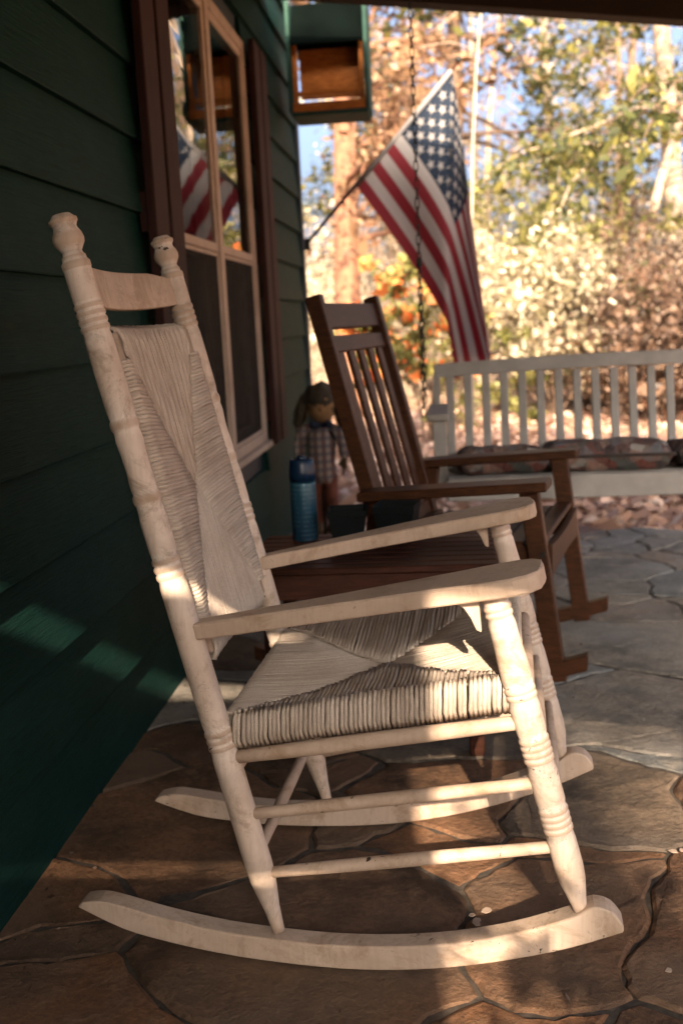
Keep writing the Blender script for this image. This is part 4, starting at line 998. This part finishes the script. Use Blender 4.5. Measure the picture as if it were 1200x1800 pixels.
def shrub(name, label, x, y, h, r, leaf, n, size, stems=9, bark=None, extra=None, group='shrubs beyond the porch'):
    zg = ground_z(x, y)-0.05; e = empty(name, (x, y, zg)); tag(e, label, 'shrub', group)
    mb = MB(); tips = []
    for i in range(stems):
        an = rnd.uniform(0, 6.28); limb(mb, (0.05*math.cos(an), 0.05*math.sin(an), 0), (math.cos(an)*r/h*0.8, math.sin(an)*r/h*0.8, 1), h*rnd.uniform(.75, 1.0), 0.014, 1, tips, 0.02, 3, 0.16, 4)
    mb.build('stem', bark or MT['bark'], e)
    if n:
        idx = rng.integers(0, len(tips), max(6, n//25)); P = clumps([tuple(tips[i]) for i in idx], 40, 0.10*r/0.5, 0.8)
        np_quads('foliage', leaf_quads(P, size*0.75), leaf, e)
    if extra:
        idx = rng.integers(0, len(tips), extra[1]//8); P = clumps([tuple(tips[i]) for i in idx if tips[i].z > h*0.35], 8, 0.05); np_quads('flowers', leaf_quads(P, extra[2], 0, 0.9), extra[0], e, 'stuff')
    return e
rnd.seed(42); rng = np.random.default_rng(42)
# trees one can tell apart
tree('copper_oak', 'copper-leaved tree with reddish trunk just past the house corner', -0.35, 12.0, 9.0, 0.15, MT['red_bark'], LF['copper'], 26, 1.9, 1.9, 20, 0.14, 0.055, (0.2, 0.3), 0.05, 1, 3)
tree('tall_pine', 'tall leaning pine with yellow-green boughs high over the swing', 3.75, 14.0, 11.0, 0.13, MT['pale_bark'], LF['pine'], 26, 3.0, 3.2, 26, 0.15, 0.065, (-1.6, 0.2), 0.07, 1, 3, rise=0.15, squash=0.5)
tree('spreading_pine', 'pine with boughs reaching over the flag from the house side', 0.9, 16.5, 10.0, 0.15, MT['bark'], LF['pine'], 28, 3.2, 3.0, 26, 0.16, 0.065, (0.5, 0), 0.06, 1, 3, rise=0.15, squash=0.5)
tree('edge_pine', 'pine whose low boughs enter the view above the swing back end', 4.7, 10.5, 9.0, 0.14, MT['bark'], LF['pine'], 18, 2.5, 2.6, 26, 0.13, 0.055, (0, 0), 0.06, 1, 3, rise=0.1, aim=math.pi*0.9, squash=0.5)
tree('leaning_snag', 'bare pale dead tree leaning right of the flag', 3.0, 13.0, 4.4, 0.085, MT['pale_bark'], None, 8, 1.0, 1.6, 0, 0, 0, (0.9, 0.3), -0.02, 1, 3)
tree('bare_sapling', 'thin bare pale sapling rising just right of the flag', 0.88, 8.0, 4.8, 0.014, MT['pale_bark'], None, 5, 2.0, 0.8, 0, 0, 0, (0.55, 0), 0.02, 0, 2)
spec = [(0.2, 22, 'bare hardwood between the house corner and the flag pole'), (1.5, 24, 'bare hardwood straight behind the flag cloth'), (2.8, 20, 'bare hardwood right of the flag, nearest of the far trunks'),
        (4.4, 23, 'bare hardwood behind the tall leaning pine'), (3.6, 28, 'slim hardwood far back, over the middle of the swing'), (6.5, 27, 'bare hardwood far back at the right picture edge'),
        (-0.6, 29, 'slim hardwood far back behind the copper-leaved tree'), (1.9, 31, 'farthest slim hardwood, just right of the flag'), (5.6, 18, 'hardwood outside the right picture edge, mirrored in the window'),
        (7.2, 21, 'paler hardwood mirrored in the near window glass'), (8.6, 17, 'hardwood with pale leaves mirrored in the near window glass')]
for i, (x, y, lab) in enumerate(spec):
    tree('bare_hardwood', lab, x, y, rnd.uniform(8, 12), rnd.uniform(.07, .13), MT['pale_bark'] if i % 3 else MT['bark'], LF['cream'] if i % 3 == 0 else (LF['copper'] if i % 3 == 1 else None), 16, 1.2, 2.6, 3, 0.2, 0.07, (rnd.uniform(-1.2, 1.2), 0), 0.0, 1, 4, group='distant hardwoods', rise=0.7)
for i, (x, y, lab) in enumerate([(7.0, 14.5, 'yellow-green pine mirrored in the window glass'), (9.5, 15.5, 'broad pine mirrored high in the window glass'), (5.4, 30, 'yellow-green pine deep in the wood at the right'), (-0.8, 34, 'yellow-green pine deep in the wood past the house corner')]):
    tree('distant_pine', lab, x, y, rnd.uniform(9, 12), 0.14, MT['bark'], LF['pine'], 20, 2.4, 2.4, 14, 0.2, 0.09, (0, 0), 0.06, 1, 3, group='distant pines', rise=0.15, squash=0.5)
# shrubs
shrub('flowering_shrub', 'yellow-green shrub with orange blooms behind the swing chain', 0.60, 9.2, 1.55, 0.18, LF['yellow'], 5200, 0.035, extra=(LF['orange'], 520, 0.05))
shrub('upright_shrub', 'tall yellow-green shrub right of the flag', 2.0, 13.2, 2.2, 0.55, LF['yellow'], 6500, 0.045)
shrub('pale_shrub', 'cream-leaved shrub behind the middle of the swing', 1.85, 11.2, 1.55, 0.65, LF['cream'], 7000, 0.045)
shrub('green_shrub', 'low olive shrub beside the cream-leaved one', 2.35, 11.8, 1.35, 0.55, LF['olive'], 5600, 0.045)
for i, (x, y, h, lab) in enumerate([(2.85, 10.6, 1.25, 'low rust-brown shrub beside the cream-leaved one'), (3.5, 11.2, 1.55, 'rust-brown tangled shrub over the right half of the swing'), (4.1, 10.4, 1.3, 'rust-brown shrub at the right picture edge'),
                                (3.2, 12.2, 1.7, 'tallest rust-brown shrub, behind the other tangled ones'), (4.8, 11.8, 1.5, 'rust-brown shrub just outside the right picture edge')]):
    shrub('rust_shrub', lab, x, y, h, 0.75, LF['rust'], 5200, 0.045, 14, MT['red_bark'], group='rust-brown thicket shrubs')
for i, (x, y, h, lab) in enumerate([(-0.9, 13.5, 1.6, 'pale twiggy brush next to the house corner'), (0.3, 14.5, 1.8, 'pale brush below the flag pole'), (1.2, 15.0, 1.9, 'pale brush behind the flag'), (2.6, 15.5, 2.0, 'pale brush behind the tall yellow-green shrub'),
                                (4.2, 15.2, 2.1, 'pale brush below the leaning pine'), (5.6, 14.0, 1.9, 'pale brush outside the right picture edge'), (6.8, 12.5, 1.8, 'pale brush mirrored in the window'), (8.0, 15.0, 2.0, 'pale brush mirrored in the nearest pane')]):
    shrub('brush', lab, x, y, h, 0.95, LF['cream'], 2600, 0.04, 22, MT['pale_bark'], group='pale brush along the wood edge')
# far thicket that reads as one mass of pale stems
mb = MB()
for i in range(1700):
    x = rnd.uniform(-5, 15); y = rnd.uniform(15.5, 36); z = ground_z(x, y); h = rnd.uniform(0.8, 3.6); dx, dy = rnd.gauss(0, .4), rnd.gauss(0, .4)
    mb.tube([(x, y, z-.05), (x+dx*.5, y+dy*.5, z+h*.55), (x+dx, y+dy, z+h)], [0.016, 0.011, 0.004], 4, True, False)
th = mb.build('thicket', MT['pale_bark'], kind='stuff'); tag(th, 'far pale thicket of stems that closes the wood', 'thicket')
P = np.stack([rng.uniform(-8, 19, 26000), rng.uniform(18, 40, 26000), np.abs(rng.normal(0, 1.0, 26000))*1.15], 1)
fo = np_quads('undergrowth', leaf_quads(P, 0.07), LF['cream'], None, 'stuff'); tag(fo, 'pale dry undergrowth filling the far wood', 'undergrowth')
# fallen leaves
n = 16000; P = np.stack([rng.uniform(-1.5, 7.0, n), 4.74+np.abs(rng.normal(0, 4.2, n)), np.zeros(n)], 1)
P[:, 2] = [ground_z(a, b_)+0.012 for a, b_ in P[:, :2]]; P[:, 2] += rng.uniform(0, 0.035, n)
q = leaf_quads(P, 0.045, 0.75, 0.7); lv = np_quads('fallen_leaves', q, LF['litter'], None, 'stuff'); tag(lv, 'dry brown leaves lying past the porch edge', 'fallen leaves')

# unseen leafy oak added behind the porch so its crown thins the low sun
rnd.seed(5); rng = np.random.default_rng(5)
tree('added_sun_filter_oak', 'unseen leafy oak added behind the porch to thin the sun', 2.5, -13.0, 12.0, 0.2, MT['bark'], LF['copper'], 34, 4.8, 3.4, 19, 0.42, 0.045, (0, 0), 0.0, 1, 4, rise=0.3, group='unseen trees added to filter the sun')
# unseen evergreens added to cut the sky light entering at the sunny porch end
for x, lab in ((2.85, 'unseen evergreen shrub added outside the porch end to block sky light'), (3.9, 'unseen evergreen shrub added past the outer porch corner to block sky light')):
    shrub('added_blocker_shrub', lab, x, -2.6, 2.3, 0.7, LF['olive'], 12000, 0.06, 14, group='unseen shrubs added to block sky light')
# crumbs of dry leaf and grit along the foot of the wall and on the stones
n = 420; P = np.stack([np.abs(rng.normal(0, 0.07, n))+0.012, rng.uniform(1.0, 4.6, n), np.full(n, 0.002)], 1); n2 = 160
P = np.concatenate([P, np.stack([rng.uniform(0.1, 2.2, n2), rng.uniform(1.2, 4.6, n2), np.full(n2, 0.002)], 1)])
gr_ = np_quads('leaf_debris', leaf_quads(P, 0.0032, 0.9, 0.6), LF['rust'], None, 'stuff'); tag(gr_, 'crumbs of dry leaf on the porch stones', 'debris')
